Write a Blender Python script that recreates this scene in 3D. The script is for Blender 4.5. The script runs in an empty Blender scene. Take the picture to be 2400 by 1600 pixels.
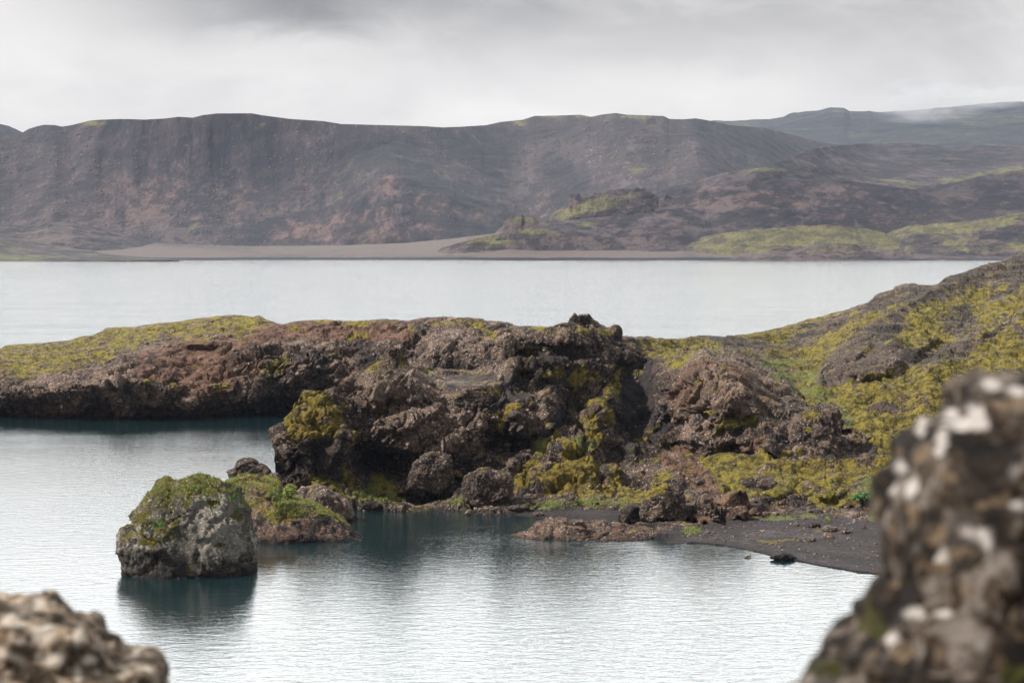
import bpy, bmesh, math, random
import numpy as np
from mathutils import Vector

R = math.radians
C = bpy.context.scene.collection
scene = bpy.context.scene

# ------------------------------------------------------------------ camera
CAM_H = 24.0
FPX = 5400.0                       # focal length in pixels of a 2400 px wide frame
PITCH = math.atan(260 / FPX)       # horizon lies 260 px above the centre
cam_d = bpy.data.cameras.new('camera')
cam_d.sensor_width = 36
cam_d.lens = FPX / 2400 * 36
cam_d.clip_start = 0.1
cam_d.clip_end = 30000
cam_d.dof.use_dof = True
cam_d.dof.focus_distance = 200
cam_d.dof.aperture_fstop = 6.0
cam = bpy.data.objects.new('camera', cam_d)
cam.location = (0, 0, CAM_H)
cam.rotation_euler = (math.pi / 2 - PITCH, 0, 0)
C.objects.link(cam)
scene.camera = cam

# ------------------------------------------------------------------ light
SUN_EL, SUN_AZ = 44, -102           # azimuth from +Y towards +X (negative = left)
sun_d = bpy.data.lights.new('sun', 'SUN')
sun_d.energy = 5.0
sun_d.angle = R(1.5)
sun_d.color = (1.0, 0.95, 0.88)
sun = bpy.data.objects.new('sun', sun_d)
sdir = Vector((math.sin(R(SUN_AZ)) * math.cos(R(SUN_EL)), math.cos(R(SUN_AZ)) * math.cos(R(SUN_EL)), math.sin(R(SUN_EL))))
sun.rotation_euler = (-sdir).to_track_quat('-Z', 'Y').to_euler()
sun.location = (-300, 60, 400)
C.objects.link(sun)

scene.view_settings.view_transform = 'Standard'
scene.view_settings.look = 'None'
scene.view_settings.exposure = 0.5
scene.view_settings.gamma = 1
scene.cycles.max_bounces = 6
scene.cycles.volume_bounces = 1
scene.cycles.diffuse_bounces = 3
scene.cycles.glossy_bounces = 3
scene.cycles.use_denoising = True
scene.cycles.sample_clamp_indirect = 6


class NT:
    """small helper to write node graphs"""
    def __init__(s, tree):
        s.t = tree
        s.n = tree.nodes
        s.l = tree.links

    def node(s, typ, **kw):
        n = s.n.new(typ)
        for k, v in kw.items():
            setattr(n, k, v)
        return n

    def put(s, sock, v):
        if isinstance(v, bpy.types.NodeSocket):
            s.l.new(v, sock)
        else:
            try:
                sock.default_value = v
            except Exception:
                sock.default_value = (*v, 1.0)

    def math(s, op, a, b=0.0, c=0.0, clamp=False):
        n = s.node('ShaderNodeMath', operation=op, use_clamp=clamp)
        s.put(n.inputs[0], a)
        s.put(n.inputs[1], b)
        s.put(n.inputs[2], c)
        return n.outputs[0]

    def mix(s, f, a, b, blend='MIX'):
        n = s.node('ShaderNodeMix', data_type='RGBA', blend_type=blend)
        s.put(n.inputs[0], f)
        s.put(n.inputs[6], a if isinstance(a, bpy.types.NodeSocket) else (*a, 1))
        s.put(n.inputs[7], b if isinstance(b, bpy.types.NodeSocket) else (*b, 1))
        return n.outputs[2]

    def ramp(s, f, lo, hi, a=0.0, b=1.0, smooth=True):
        n = s.node('ShaderNodeMapRange', interpolation_type='SMOOTHSTEP' if smooth else 'LINEAR')
        s.put(n.inputs['Value'], f)
        for k, v in (('From Min', lo), ('From Max', hi), ('To Min', a), ('To Max', b)):
            n.inputs[k].default_value = v
        return n.outputs[0]

    def noise(s, vec, scale, detail=4, rough=0.55, dist=0.0):
        n = s.node('ShaderNodeTexNoise')
        s.put(n.inputs['Vector'], vec)
        n.inputs['Scale'].default_value = scale
        n.inputs['Detail'].default_value = detail
        n.inputs['Roughness'].default_value = rough
        n.inputs['Distortion'].default_value = dist
        return n.outputs[0]

    def voro(s, vec, scale, out='Distance', feature='F1'):
        n = s.node('ShaderNodeTexVoronoi', feature=feature)
        s.put(n.inputs['Vector'], vec)
        n.inputs['Scale'].default_value = scale
        return n.outputs[out]

    def mapping(s, vec, scale=(1, 1, 1), loc=(0, 0, 0), rot=(0, 0, 0)):
        n = s.node('ShaderNodeMapping')
        s.put(n.inputs[0], vec)
        n.inputs['Location'].default_value = loc
        n.inputs['Rotation'].default_value = rot
        n.inputs['Scale'].default_value = scale
        return n.outputs[0]


# ------------------------------------------------------------------ sky
world = bpy.data.worlds.new('World')
scene.world = world
world.use_nodes = True
w = NT(world.node_tree)
w.n.clear()
out = w.node('ShaderNodeOutputWorld')
bg = w.node('ShaderNodeBackground')
w.l.new(bg.outputs[0], out.inputs[0])
sky = w.node('ShaderNodeTexSky', sky_type='NISHITA')
sky.sun_disc = False
sky.sun_elevation = R(SUN_EL)
sky.sun_rotation = R(SUN_AZ)
gen = w.node('ShaderNodeTexCoord').outputs['Generated']
sep = w.node('ShaderNodeSeparateXYZ')
w.l.new(gen, sep.inputs[0])
dx, dy, dz = sep.outputs
ysafe = w.math('MAXIMUM', w.math('ABSOLUTE', dy), 0.05)
az = w.math('DIVIDE', dx, ysafe)
comb = w.node('ShaderNodeCombineXYZ')
w.put(comb.inputs[0], dx)
w.put(comb.inputs[1], dy)
w.put(comb.inputs[2], w.math('MULTIPLY', dz, 2.3))
cv = comb.outputs[0]
big = w.noise(w.mapping(cv, loc=(3.1, 0.4, 0.9)), 9.0, 5, 0.5, 0.6)
fine = w.noise(w.mapping(cv, loc=(0.3, 5.4, 2.0)), 30.0, 5, 0.55, 0.5)


def blob(ax, el, rx, re):
    """soft cloud mass centred on the direction (ax, el), tangents"""
    warp = w.math('MULTIPLY', w.math('SUBTRACT', big, 0.5), 0.10)
    warp2 = w.math('MULTIPLY', w.math('SUBTRACT', fine, 0.5), 0.03)
    u = w.math('DIVIDE', w.math('SUBTRACT', w.math('ADD', az, warp), ax), rx)
    v = w.math('DIVIDE', w.math('SUBTRACT', w.math('ADD', dz, warp2), el), re)
    q = w.math('ADD', w.math('MULTIPLY', u, u), w.math('MULTIPLY', v, v))
    return w.math('EXPONENT', w.math('MULTIPLY', q, -1.0))


dark = w.math('ADD', w.math('MULTIPLY', blob(-0.085, 0.100, 0.085, 0.016), 1.15), w.math('MULTIPLY', blob(0.10, 0.086, 0.16, 0.017), 0.55))
dark = w.math('ADD', dark, w.math('MULTIPLY', blob(0.17, 0.062, 0.05, 0.012), 0.35))
lightb = w.math('ADD', w.math('MULTIPLY', blob(-0.10, 0.074, 0.045, 0.011), 0.5), w.math('MULTIPLY', blob(0.0, 0.050, 0.05, 0.009), 0.6))
lightb = w.math('ADD', lightb, w.math('MULTIPLY', blob(-0.23, 0.07, 0.06, 0.05), 0.5))
lightb = w.math('ADD', lightb, w.math('MULTIPLY', blob(0.12, 0.06, 0.06, 0.012), 0.4))
val = w.math('ADD', 0.575, w.math('MULTIPLY', w.math('SUBTRACT', big, 0.5), 0.36))
val = w.math('ADD', val, w.math('MULTIPLY', w.math('SUBTRACT', fine, 0.5), 0.12))
val = w.math('SUBTRACT', val, w.math('MULTIPLY', dark, 0.31))
val = w.math('ADD', val, w.math('MULTIPLY', lightb, 0.16))
# the cloud deck gets a little dimmer above, away from the lake
# a bright band is added out of view to brighten water and backlight rocks
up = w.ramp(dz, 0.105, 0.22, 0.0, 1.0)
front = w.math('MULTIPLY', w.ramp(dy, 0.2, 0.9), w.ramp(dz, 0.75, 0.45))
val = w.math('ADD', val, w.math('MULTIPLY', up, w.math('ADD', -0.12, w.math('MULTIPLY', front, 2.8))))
cloudc = w.mix(w.ramp(val, 0.35, 0.85), (1.0, 0.955, 0.925), (1.0, 0.955, 0.90))
cc = w.mix(up, cloudc, (0.965, 0.99, 0.99))
vm = w.node('ShaderNodeVectorMath', operation='SCALE')
w.put(vm.inputs[0], cc)
w.put(vm.inputs['Scale'], val)
vs = w.node('ShaderNodeVectorMath', operation='SCALE')
w.put(vs.inputs[0], sky.outputs[0])
vs.inputs['Scale'].default_value = 0.10
final = w.mix(0.06, vm.outputs[0], vs.outputs[0])
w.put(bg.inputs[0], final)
bg.inputs[1].default_value = 1.0

# ------------------------------------------------------------------ numpy tools
rng = np.random.default_rng(7)
PERM = rng.permutation(4096).astype(np.int64)
G3 = rng.normal(size=(4096, 3))
G3 /= np.linalg.norm(G3, axis=1)[:, None]
H3 = rng.random((4096, 3))


def hsh(ix, iy, iz, seed):
    return PERM[(PERM[(PERM[(ix + seed * 17) & 4095] + iy) & 4095] + iz) & 4095]


def perlin(P, seed=0):
    Pf = np.floor(P)
    I = Pf.astype(np.int64)
    F = P - Pf
    U = F * F * F * (F * (F * 6 - 15) + 10)
    res = 0
    for i in (0, 1):
        wx = U[:, 0] if i else 1 - U[:, 0]
        for j in (0, 1):
            wy = U[:, 1] if j else 1 - U[:, 1]
            for k in (0, 1):
                wz = U[:, 2] if k else 1 - U[:, 2]
                g = G3[hsh(I[:, 0] + i, I[:, 1] + j, I[:, 2] + k, seed)]
                res = res + wx * wy * wz * (g[:, 0] * (F[:, 0] - i) + g[:, 1] * (F[:, 1] - j) + g[:, 2] * (F[:, 2] - k))
    return res * 1.6


def fbm(P, freq, octs=5, gain=0.5, seed=0, ridged=False, lac=2.03):
    a, s, tot = 1.0, 0, 0
    Q = P * freq
    for o in range(octs):
        n = perlin(Q + o * 13.7, seed + o)
        if ridged:
            n = 1 - 2 * np.abs(n)
        s = s + a * n
        tot += a
        a *= gain
        Q = Q * lac
    return s / tot


def worley(P, freq, seed=0):
    """F1, F2 distances and a random value of the nearest cell"""
    Q = P * freq
    I = np.floor(Q).astype(np.int64)
    F = Q - I
    n = len(P)
    f1 = np.full(n, 9.0)
    f2 = np.full(n, 9.0)
    cid = np.zeros(n)
    for i in (-1, 0, 1):
        for j in (-1, 0, 1):
            for k in (-1, 0, 1):
                h = hsh(I[:, 0] + i, I[:, 1] + j, I[:, 2] + k, seed)
                r = H3[h]
                d = (i + r[:, 0] - F[:, 0]) ** 2 + (j + r[:, 1] - F[:, 1]) ** 2 + (k + r[:, 2] - F[:, 2]) ** 2
                m = d < f1
                f2 = np.where(m, f1, np.minimum(f2, d))
                cid = np.where(m, H3[(h * 7 + 3) & 4095, 0], cid)
                f1 = np.where(m, d, f1)
    return np.sqrt(f1), np.sqrt(f2), cid


def facets(P, freq, seed=0, tilt=1.0, step=0.6):
    """broken faces: every cell is a plane of its own slope and height (cell units)"""
    Q = P * freq
    I = np.floor(Q).astype(np.int64)
    F = Q - I
    n = len(P)
    f1 = np.full(n, 9.0)
    f2 = np.full(n, 9.0)
    val = np.zeros(n)
    for i in (-1, 0, 1):
        for j in (-1, 0, 1):
            for k in (-1, 0, 1):
                h = hsh(I[:, 0] + i, I[:, 1] + j, I[:, 2] + k, seed)
                r = H3[h]
                v0, v1, v2 = F[:, 0] - i - r[:, 0], F[:, 1] - j - r[:, 1], F[:, 2] - k - r[:, 2]
                d = v0 * v0 + v1 * v1 + v2 * v2
                g = G3[(h * 5 + 11) & 4095]
                m = d < f1
                f2 = np.where(m, f1, np.minimum(f2, d))
                val = np.where(m, tilt * (v0 * g[:, 0] + v1 * g[:, 1] + v2 * g[:, 2]) + step * (H3[(h * 7 + 3) & 4095, 0] - 0.5), val)
                f1 = np.where(m, d, f1)
    return 0.75 * np.tanh(val / 0.75), np.sqrt(f2) - np.sqrt(f1)


def sstep(a, b, x):
    t = np.clip((x - a) / (b - a), 0, 1)
    return t * t * (3 - 2 * t)


cp, sp = math.cos(PITCH), math.sin(PITCH)


def at(px, py, d):
    """world point at ground distance d (metres along +Y) in the direction of a photo position"""
    px, py, d = np.broadcast_arrays(np.asarray(px, float), np.asarray(py, float), np.asarray(d, float))
    x = px - 1200
    v = 800 - py
    y = FPX * cp + v * sp
    z = -FPX * sp + v * cp
    k = d / y
    return np.stack([x * k, d, CAM_H + z * k], axis=-1)


def dwater(py):
    """distance at which the water shows at photo row py"""
    v = 800 - np.asarray(py, float)
    return -CAM_H * (FPX * cp + v * sp) / (-FPX * sp + v * cp)


def project(P):
    x, y, z = P[:, 0], P[:, 1], P[:, 2] - CAM_H
    f = y * cp - z * sp
    u = y * sp + z * cp
    return 1200 + FPX * x / f, 800 - FPX * u / f


def poly_sd(px, py, poly):
    """signed distance to a polygon, positive inside"""
    poly = np.array(poly, float)
    best = np.full(px.shape, 1e9)
    inside = np.zeros(px.shape, bool)
    n = len(poly)
    for i in range(n):
        a, b = poly[i], poly[(i + 1) % n]
        ab = b - a
        t = np.clip(((px - a[0]) * ab[0] + (py - a[1]) * ab[1]) / (ab @ ab + 1e-9), 0, 1)
        d = np.hypot(px - a[0] - t * ab[0], py - a[1] - t * ab[1])
        best = np.minimum(best, d)
        c = (a[1] > py) != (b[1] > py)
        with np.errstate(divide='ignore', invalid='ignore'):
            xi = a[0] + (py - a[1]) * ab[0] / (ab[1] if ab[1] else 1e-9)
        inside ^= c & (px < xi)
    return np.where(inside, best, -best)


def pm(px, py, poly, soft=12):
    return np.clip(0.5 + poly_sd(px, py, poly) / soft, 0, 1)


def el(px, py, cx, cy, rx, ry, ang=0):
    """soft elliptical patch, 1 in the middle and .5 at the rim"""
    a = R(ang)
    u = ((px - cx) * math.cos(a) + (py - cy) * math.sin(a)) / rx
    v = (-(px - cx) * math.sin(a) + (py - cy) * math.cos(a)) / ry
    r = np.sqrt(u * u + v * v)
    return np.clip(1.5 - r, 0, 1) * (r < 1.5)


def many(px, py, lst):
    m = np.zeros(px.shape)
    for e in lst:
        m = np.maximum(m, el(px, py, *e))
    return m


def tps(ctrl):
    c = np.array(ctrl, float)
    S = 300.0
    X = c[:, :2] / S
    r = np.linalg.norm(X[:, None] - X[None], axis=2)
    K = np.where(r > 0, r * r * np.log(r + 1e-9), 0) + np.eye(len(c)) * 0.002
    Pm = np.hstack([np.ones((len(c), 1)), X])
    A = np.block([[K, Pm], [Pm.T, np.zeros((3, 3))]])
    sol = np.linalg.solve(A, np.concatenate([c[:, 2], np.zeros(3)]))

    def f(px, py):
        sh = px.shape
        q = np.stack([px.ravel(), py.ravel()], 1) / S
        o = sol[-3] + q @ sol[-2:]
        for i in range(len(X)):
            rr = np.hypot(q[:, 0] - X[i, 0], q[:, 1] - X[i, 1])
            o = o + sol[i] * rr * rr * np.log(rr + 1e-9)
        return o.reshape(sh)
    return f


def line(pts):
    p = np.array(pts, float)
    return lambda x: np.interp(x, p[:, 0], p[:, 1])


def mesh_from(name, V, F, mat, masks=None, smooth=True):
    me = bpy.data.meshes.new(name)
    V = np.asarray(V, np.float32)
    F = np.asarray(F, np.int32)
    k = F.shape[1]
    me.vertices.add(len(V))
    me.vertices.foreach_set('co', V.ravel())
    me.loops.add(F.size)
    me.loops.foreach_set('vertex_index', F.ravel())
    me.polygons.add(len(F))
    me.polygons.foreach_set('loop_start', np.arange(0, F.size, k, dtype=np.int32))
    me.polygons.foreach_set('loop_total', np.full(len(F), k, np.int32))
    me.update(calc_edges=True)
    if smooth:
        me.polygons.foreach_set('use_smooth', np.ones(len(F), bool))
    if masks is not None:
        for an, arr in masks.items():
            a = me.attributes.new(an, 'FLOAT_COLOR', 'POINT')
            a.data.foreach_set('color', np.asarray(arr, np.float32).ravel())
    me.materials.append(mat)
    o = bpy.data.objects.new(name, me)
    C.objects.link(o)
    return o


def tag(o, label, cat=None, group=None, kind=None):
    if label:
        o['label'] = label
    if cat:
        o['category'] = cat
    if group:
        o['group'] = group
    if kind:
        o['kind'] = kind
    return o


def pack(n, **kw):
    """two RGBA masks: moss, soil, sand, grass / pale, dark, orange, green"""
    a = np.zeros((n, 4))
    b = np.zeros((n, 4))
    for i, k in enumerate(('moss', 'soil', 'sand', 'grass')):
        if k in kw:
            a[:, i] = np.ravel(kw[k])
    for i, k in enumerate(('pale', 'dark', 'orange', 'wet')):
        if k in kw:
            b[:, i] = np.ravel(kw[k])
    return {'mask_a': a, 'mask_b': b}


def grid_faces(nr, nc):
    i = np.arange(nr * nc).reshape(nr, nc)
    return np.stack([i[:-1, :-1], i[:-1, 1:], i[1:, 1:], i[1:, :-1]], -1).reshape(-1, 4)


def normals_grid(P):
    du = np.gradient(P, axis=1)
    dv = np.gradient(P, axis=0)
    N = np.cross(du, dv)
    N /= np.linalg.norm(N, axis=2)[..., None] + 1e-12
    return N


def sheet(name, x0, x1, nx, top, bot, ny, depth, disp, maskf, mat, back=((4, -1), (12, -6), (26, None)), zfoot=-2.5, side=True, hang=False):
    """terrain seen from the lake side: foot line, crest line, distance at every point, then the far slope behind the crest"""
    px1 = np.linspace(x0, x1, nx)
    t = np.linspace(0, 1, ny)[:, None]
    PX = np.broadcast_to(px1, (ny, nx)).copy()
    PY = bot(px1) * (1 - t) + top(px1) * t
    D = depth(PX, PY, t + 0 * PX)
    P = at(PX, PY, D)
    N = normals_grid(P)
    V = P - np.array([0, 0, CAM_H])
    V /= np.linalg.norm(V, axis=2)[..., None]
    facing = np.abs((N * V).sum(2))
    Pf = P.reshape(-1, 3)
    dd = disp(Pf, facing.ravel(), PX.ravel(), PY.ravel(), N.reshape(-1, 3))
    P = P + N * dd.reshape(ny, nx)[..., None]
    masks = maskf(P.reshape(-1, 3), PX.ravel(), PY.ravel(), N.reshape(-1, 3), facing.ravel(), dd)
    rows = [P]
    foot = P[:1].copy()
    fu = foot / np.linalg.norm(foot[..., :2], axis=2)[..., None]
    high = (foot[..., 2] > 1.5)[..., None] if hang else np.zeros(foot.shape[:2] + (1,), bool)
    low_ = foot.copy()
    low_[..., 2] = np.minimum(zfoot, foot[..., 2] - 1)
    hung = foot + fu * 12 * [1, 1, 0] - [0, 0, 1.0]
    foot = np.where(high, hung, low_)
    rows = [foot, P]
    last = P[-1:].copy()
    ud = last / np.linalg.norm(last[..., :2], axis=2)[..., None]
    for b, dz_ in back:
        q = last.copy()
        q[..., 0] += ud[..., 0] * b
        q[..., 1] += ud[..., 1] * b
        q[..., 2] = zfoot if dz_ is None else np.maximum(last[..., 2] + dz_, zfoot)
        if hang:                        # the overhanging nose is thin
            nose = (PX[-1] < 668)[None, :, None]
            thin = last + ud * [1, 1, 0] * b * 0.12 - [0, 0, 0.022 * b]
            q = np.where(nose, thin, q)
        rows.append(q)
    G = np.concatenate(rows, 0)
    nb = len(back)
    A = {}
    for k, a in masks.items():
        a = a.reshape(ny, nx, 4)
        A[k] = np.concatenate([a[:1], a] + [a[-1:]] * nb, 0).reshape(-1, 4)
    Vv = G.reshape(-1, 3)
    nr = ny + 1 + nb
    F = grid_faces(nr, nx)
    if side:                        # close both ends by pulling the border straight back
        extra_v, extra_f, n0 = [], [], len(Vv)
        for col, flip in ((0, False), (nx - 1, True)):
            ids = np.arange(nr) * nx + col
            src = Vv[ids]
            u2 = src[:, :2] / np.linalg.norm(src[:, :2], axis=1)[:, None]
            q = src.copy()
            q[:, :2] += u2 * back[-1][0]
            start = n0 + sum(len(e) for e in extra_v)
            extra_v.append(q)
            new = start + np.arange(nr)
            f = np.stack([ids[:-1], ids[1:], new[1:], new[:-1]], 1)
            extra_f.append(f if not flip else f[:, ::-1])
            for k in A:
                A[k] = np.concatenate([A[k], A[k][ids]], 0)
        Vv = np.concatenate([Vv] + extra_v)
        F = np.concatenate([F] + extra_f)
    return mesh_from(name, Vv, F, mat, A)


ICO = {}


def ico(sub):
    if sub not in ICO:
        bm = bmesh.new()
        bmesh.ops.create_icosphere(bm, subdivisions=sub, radius=1)
        v = np.array([q.co[:] for q in bm.verts])
        f = np.array([[q.index for q in p.verts] for p in bm.faces])
        bm.free()
        ICO[sub] = (v, f)
    return ICO[sub]


def vnormals(V, F):
    n = np.cross(V[F[:, 1]] - V[F[:, 0]], V[F[:, 2]] - V[F[:, 0]])
    N = np.zeros_like(V)
    for k in range(3):
        np.add.at(N, F[:, k], n)
    return N / (np.linalg.norm(N, axis=1)[:, None] + 1e-12)


def boulder(name, outline, d, thick, disp, maskf, mat, sub=6, centre=None, flat=0.75, label=None, cat='boulder', group=None, kind=None, lean=0.0, cuts=12):
    """closed rock: its outline gives height and width, thick its depth"""
    ol = np.array(outline, float)
    c = np.array(centre) if centre is not None else (ol.max(0) + ol.min(0)) / 2
    W = at(ol[:, 0], ol[:, 1], d)
    Cw = at(c[0], c[1], d)
    rel = W - Cw
    phi = np.arctan2(rel[:, 2], rel[:, 0])
    rad = np.hypot(rel[:, 2], rel[:, 0])
    o = np.argsort(phi)
    phi, rad = phi[o], rad[o]
    phi = np.concatenate([phi - 2 * np.pi, phi, phi + 2 * np.pi])
    rad = np.tile(rad, 3)
    v, f = ico(sub)
    s = np.hypot(v[:, 0], v[:, 2])
    a = np.arctan2(v[:, 2], v[:, 0])
    rr = np.interp(a, phi, rad)
    s2 = s ** flat
    if cuts:
        fr = np.random.default_rng(int(abs(d * 100 + c[0])))
        g = np.ones(len(v))
        for _ in range(cuts):
            nn = fr.normal(size=3) * [1, 1.3, 1]
            nn[1] = -abs(nn[1]) if fr.random() < 0.8 else abs(nn[1])
            nn /= np.linalg.norm(nn)
            g = np.minimum(g, fr.uniform(0.58, 0.88) / np.maximum(v @ nn, 0.05))
        keep = 1 - 0.75 * (1 - np.abs(v[:, 1])) ** 2
        g = 1 - (1 - g) * keep
    else:
        g = 1.0
    V = np.stack([s2 * rr * np.cos(a), np.sign(v[:, 1]) * np.abs(v[:, 1]) ** 0.8 * thick, s2 * rr * np.sin(a)], 1)
    V = V * (g[:, None] if cuts else 1)
    V[:, 1] += lean * V[:, 2]
    V = V + Cw
    N = vnormals(V, f)
    dd = disp(V, N)
    V = V + N * dd[:, None]
    N = vnormals(V, f)
    px, py = project(V)
    masks = maskf(V, px, py, N, N[:, 1] < 0.2, dd)
    base = V.mean(0)
    base[2] = V[:, 2].min()
    ob = mesh_from(name, V - base, f, mat, masks)
    ob.location = base
    if label:
        tag(ob, label, cat, group, kind)
    return ob


# ------------------------------------------------------------------ materials
def rock_material(name, s=1.0, dark=(0.024, 0.019, 0.018), mid=(0.120, 0.074, 0.053), pale=(0.30, 0.21, 0.158), speck=(0.66, 0.59, 0.55), speck_t=0.585,
                  soil=(0.175, 0.100, 0.070), sand=(0.044, 0.036, 0.037), moss1=(0.35, 0.28, 0.050), moss2=(0.080, 0.066, 0.018), grass=(0.22, 0.24, 0.07),
                  bump=1.0, tone=1.0, edge=0.2, pale_base=1.0, run=1.0):
    m = bpy.data.materials.new(name)
    m.use_nodes = True
    t = NT(m.node_tree)
    bs = t.n['Principled BSDF']
    P = t.node('ShaderNodeTexCoord').outputs['Object']
    ga = t.node('ShaderNodeAttribute', attribute_name='mask_a')
    gb = t.node('ShaderNodeAttribute', attribute_name='mask_b')
    sa = t.node('ShaderNodeSeparateColor')
    sb = t.node('ShaderNodeSeparateColor')
    t.l.new(ga.outputs['Color'], sa.inputs[0])
    t.l.new(gb.outputs['Color'], sb.inputs[0])
    if run != 1.0:                  # scree runs: the grain is drawn out down the slope
        P = t.mapping(P, scale=(1, run, run))
    n_big = t.noise(P, 0.35 * s, 4, 0.55, 0.4)
    n_mid = t.noise(P, 1.7 * s, 7, 0.70, 0.5)
    n_fin = t.noise(P, 6.0 * s, 5, 0.75)
    vc = t.node('ShaderNodeTexVoronoi', feature='F1')
    t.put(vc.inputs['Vector'], P)
    vc.inputs['Scale'].default_value = 1.5 * s
    vcs = t.node('ShaderNodeSeparateColor')
    t.l.new(vc.outputs['Color'], vcs.inputs[0])
    # rock
    f1 = t.math('ADD', t.math('MULTIPLY', n_mid, 0.55), t.math('MULTIPLY', n_fin, 0.45))
    f1 = t.math('ADD', f1, t.math('MULTIPLY', t.math('SUBTRACT', n_big, 0.5), 0.5))
    f1 = t.math('ADD', f1, t.math('MULTIPLY', t.math('SUBTRACT', vcs.outputs[0], 0.5), 0.16))
    col = t.mix(t.ramp(f1, 0.445, 0.56), dark, mid)
    pale_f = t.math('ADD', t.ramp(f1, 0.53, 0.64, 0.0, pale_base), t.math('MULTIPLY', sb.outputs[0], 0.75 if pale_base > 0.9 else 1.0), clamp=True)
    col = t.mix(pale_f, col, pale)
    spn = t.noise(P, 5.5 * s, 2, 0.7)
    spk = t.math('MULTIPLY', t.ramp(spn, speck_t, speck_t + 0.06), t.ramp(n_mid, 0.40, 0.5))
    spk = t.math('MULTIPLY', spk, t.math('ADD', 0.45, t.math('MULTIPLY', sb.outputs[0], 1.1)), clamp=True)
    col = t.mix(spk, col, speck)
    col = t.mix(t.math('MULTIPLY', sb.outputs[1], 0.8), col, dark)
    # soil, sand
    def w_of(sock, k=0.7, nz=None, gain=1.0):
        e = t.math('ADD', t.math('MULTIPLY', sock, gain), t.math('MULTIPLY', t.math('SUBTRACT', nz or n_mid, 0.5), k * 2))
        return t.ramp(e, 0.5 - edge / 2, 0.5 + edge / 2)
    soilc = t.mix(t.ramp(f1, 0.40, 0.58), tuple(c * 0.35 for c in soil), tuple(min(1, c * 1.35) for c in soil))
    col = t.mix(w_of(sa.outputs[1]), col, soilc)
    sandc = t.mix(n_fin, tuple(c * 0.7 for c in sand), tuple(c * 1.3 for c in sand))
    sandc = t.mix(t.math('MULTIPLY', sb.outputs[0], t.ramp(n_mid, 0.38, 0.58)), sandc, tuple(min(1, c * 3.6) for c in sand))
    col = t.mix(w_of(sa.outputs[2], 0.35), col, sandc)
    # moss and grass
    mn = t.noise(t.mapping(P, loc=(11, 4, 7)), 1.0 * s, 6, 0.75, 0.3)
    mcol = t.mix(t.ramp(mn, 0.40, 0.58), moss2, moss1)
    mcol = t.mix(t.math('MULTIPLY', sb.outputs[2], t.ramp(n_mid, 0.35, 0.6)), mcol, (0.24, 0.125, 0.018))
    mcol = t.mix(t.ramp(n_fin, 0.60, 0.36, 0.0, 0.55), mcol, tuple(c * 0.6 for c in moss2))
    mn2 = t.noise(t.mapping(P, loc=(3, 9, 1)), 0.5 * s, 6, 0.75, 0.4)
    mw = w_of(sa.outputs[0], 1.25, mn2, 0.78)
    col = t.mix(mw, col, mcol)
    gcol = t.mix(t.ramp(n_fin, 0.3, 0.7), tuple(c * 0.55 for c in grass), grass)
    gw = t.math('MULTIPLY', w_of(ga.outputs['Alpha'], 1.3, mn2, 0.8), 0.8)
    col = t.mix(gw, col, gcol)
    # dark damp band where the lake wets the foot
    col = t.mix(t.math('MULTIPLY', gb.outputs['Alpha'], 0.75), col, (0.022, 0.017, 0.016))
    col = t.mix(1.0, col, (tone, tone, tone), 'MULTIPLY')
    t.put(bs.inputs['Base Color'], col)
    bs.inputs['Roughness'].default_value = 0.9
    bs.inputs['Specular IOR Level'].default_value = 0.25
    bp = t.node('ShaderNodeBump')
    bp.inputs['Strength'].default_value = 1.0
    bp.inputs['Distance'].default_value = 0.5 * bump / s
    vd = t.voro(P, 3.2 * s)
    h = t.math('ADD', t.math('MULTIPLY', n_fin, 0.8), n_mid)
    h = t.math('ADD', h, t.math('MULTIPLY', vd, 0.35))
    t.put(bp.inputs['Height'], h)
    t.l.new(bp.outputs[0], bs.inputs['Normal'])
    return m


M_land = rock_material('lava_rock_and_moss')
M_far = rock_material('far_volcanic_slopes', s=0.055, dark=(0.011, 0.011, 0.016), mid=(0.041, 0.029, 0.035), pale=(0.072, 0.056, 0.056), speck=(0.17, 0.13, 0.115),
                      speck_t=0.63, soil=(0.082, 0.052, 0.049), sand=(0.105, 0.084, 0.075), moss1=(0.145, 0.130, 0.055), moss2=(0.065, 0.06, 0.033), bump=0.12, edge=0.5, run=0.33,
                      grass=(0.125, 0.12, 0.04))
M_hill = rock_material('upland_ash_and_moss', s=0.055, dark=(0.011, 0.011, 0.016), mid=(0.041, 0.029, 0.035), pale=(0.072, 0.056, 0.056), speck=(0.17, 0.13, 0.115),
                      speck_t=0.66, soil=(0.070, 0.051, 0.049), sand=(0.105, 0.084, 0.075), moss1=(0.145, 0.130, 0.055), moss2=(0.065, 0.06, 0.033), bump=0.12, edge=0.5, run=1.0,
                      grass=(0.125, 0.12, 0.04))
M_fardark = rock_material('distant_mountain', s=0.02, dark=(0.022, 0.026, 0.033), mid=(0.030, 0.036, 0.042), pale=(0.05, 0.055, 0.05), speck=(0.08, 0.08, 0.06), speck_t=0.7,
                          moss1=(0.105, 0.10, 0.05), moss2=(0.06, 0.062, 0.04), bump=0.3, edge=0.7)
M_boulder = rock_material('lichened_boulder', s=1.3, dark=(0.040, 0.033, 0.028), mid=(0.18, 0.155, 0.125), pale=(0.42, 0.385, 0.33), speck=(0.55, 0.5, 0.44), speck_t=0.58,
                          moss1=(0.20, 0.17, 0.025), moss2=(0.07, 0.065, 0.014), grass=(0.07, 0.17, 0.035))
M_fore = rock_material('foreground_lava', s=14, dark=(0.05, 0.035, 0.022), mid=(0.30, 0.19, 0.105), pale=(0.80, 0.68, 0.56), speck=(0.85, 0.80, 0.75), speck_t=0.62, bump=0.9, pale_base=0.6)
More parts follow.
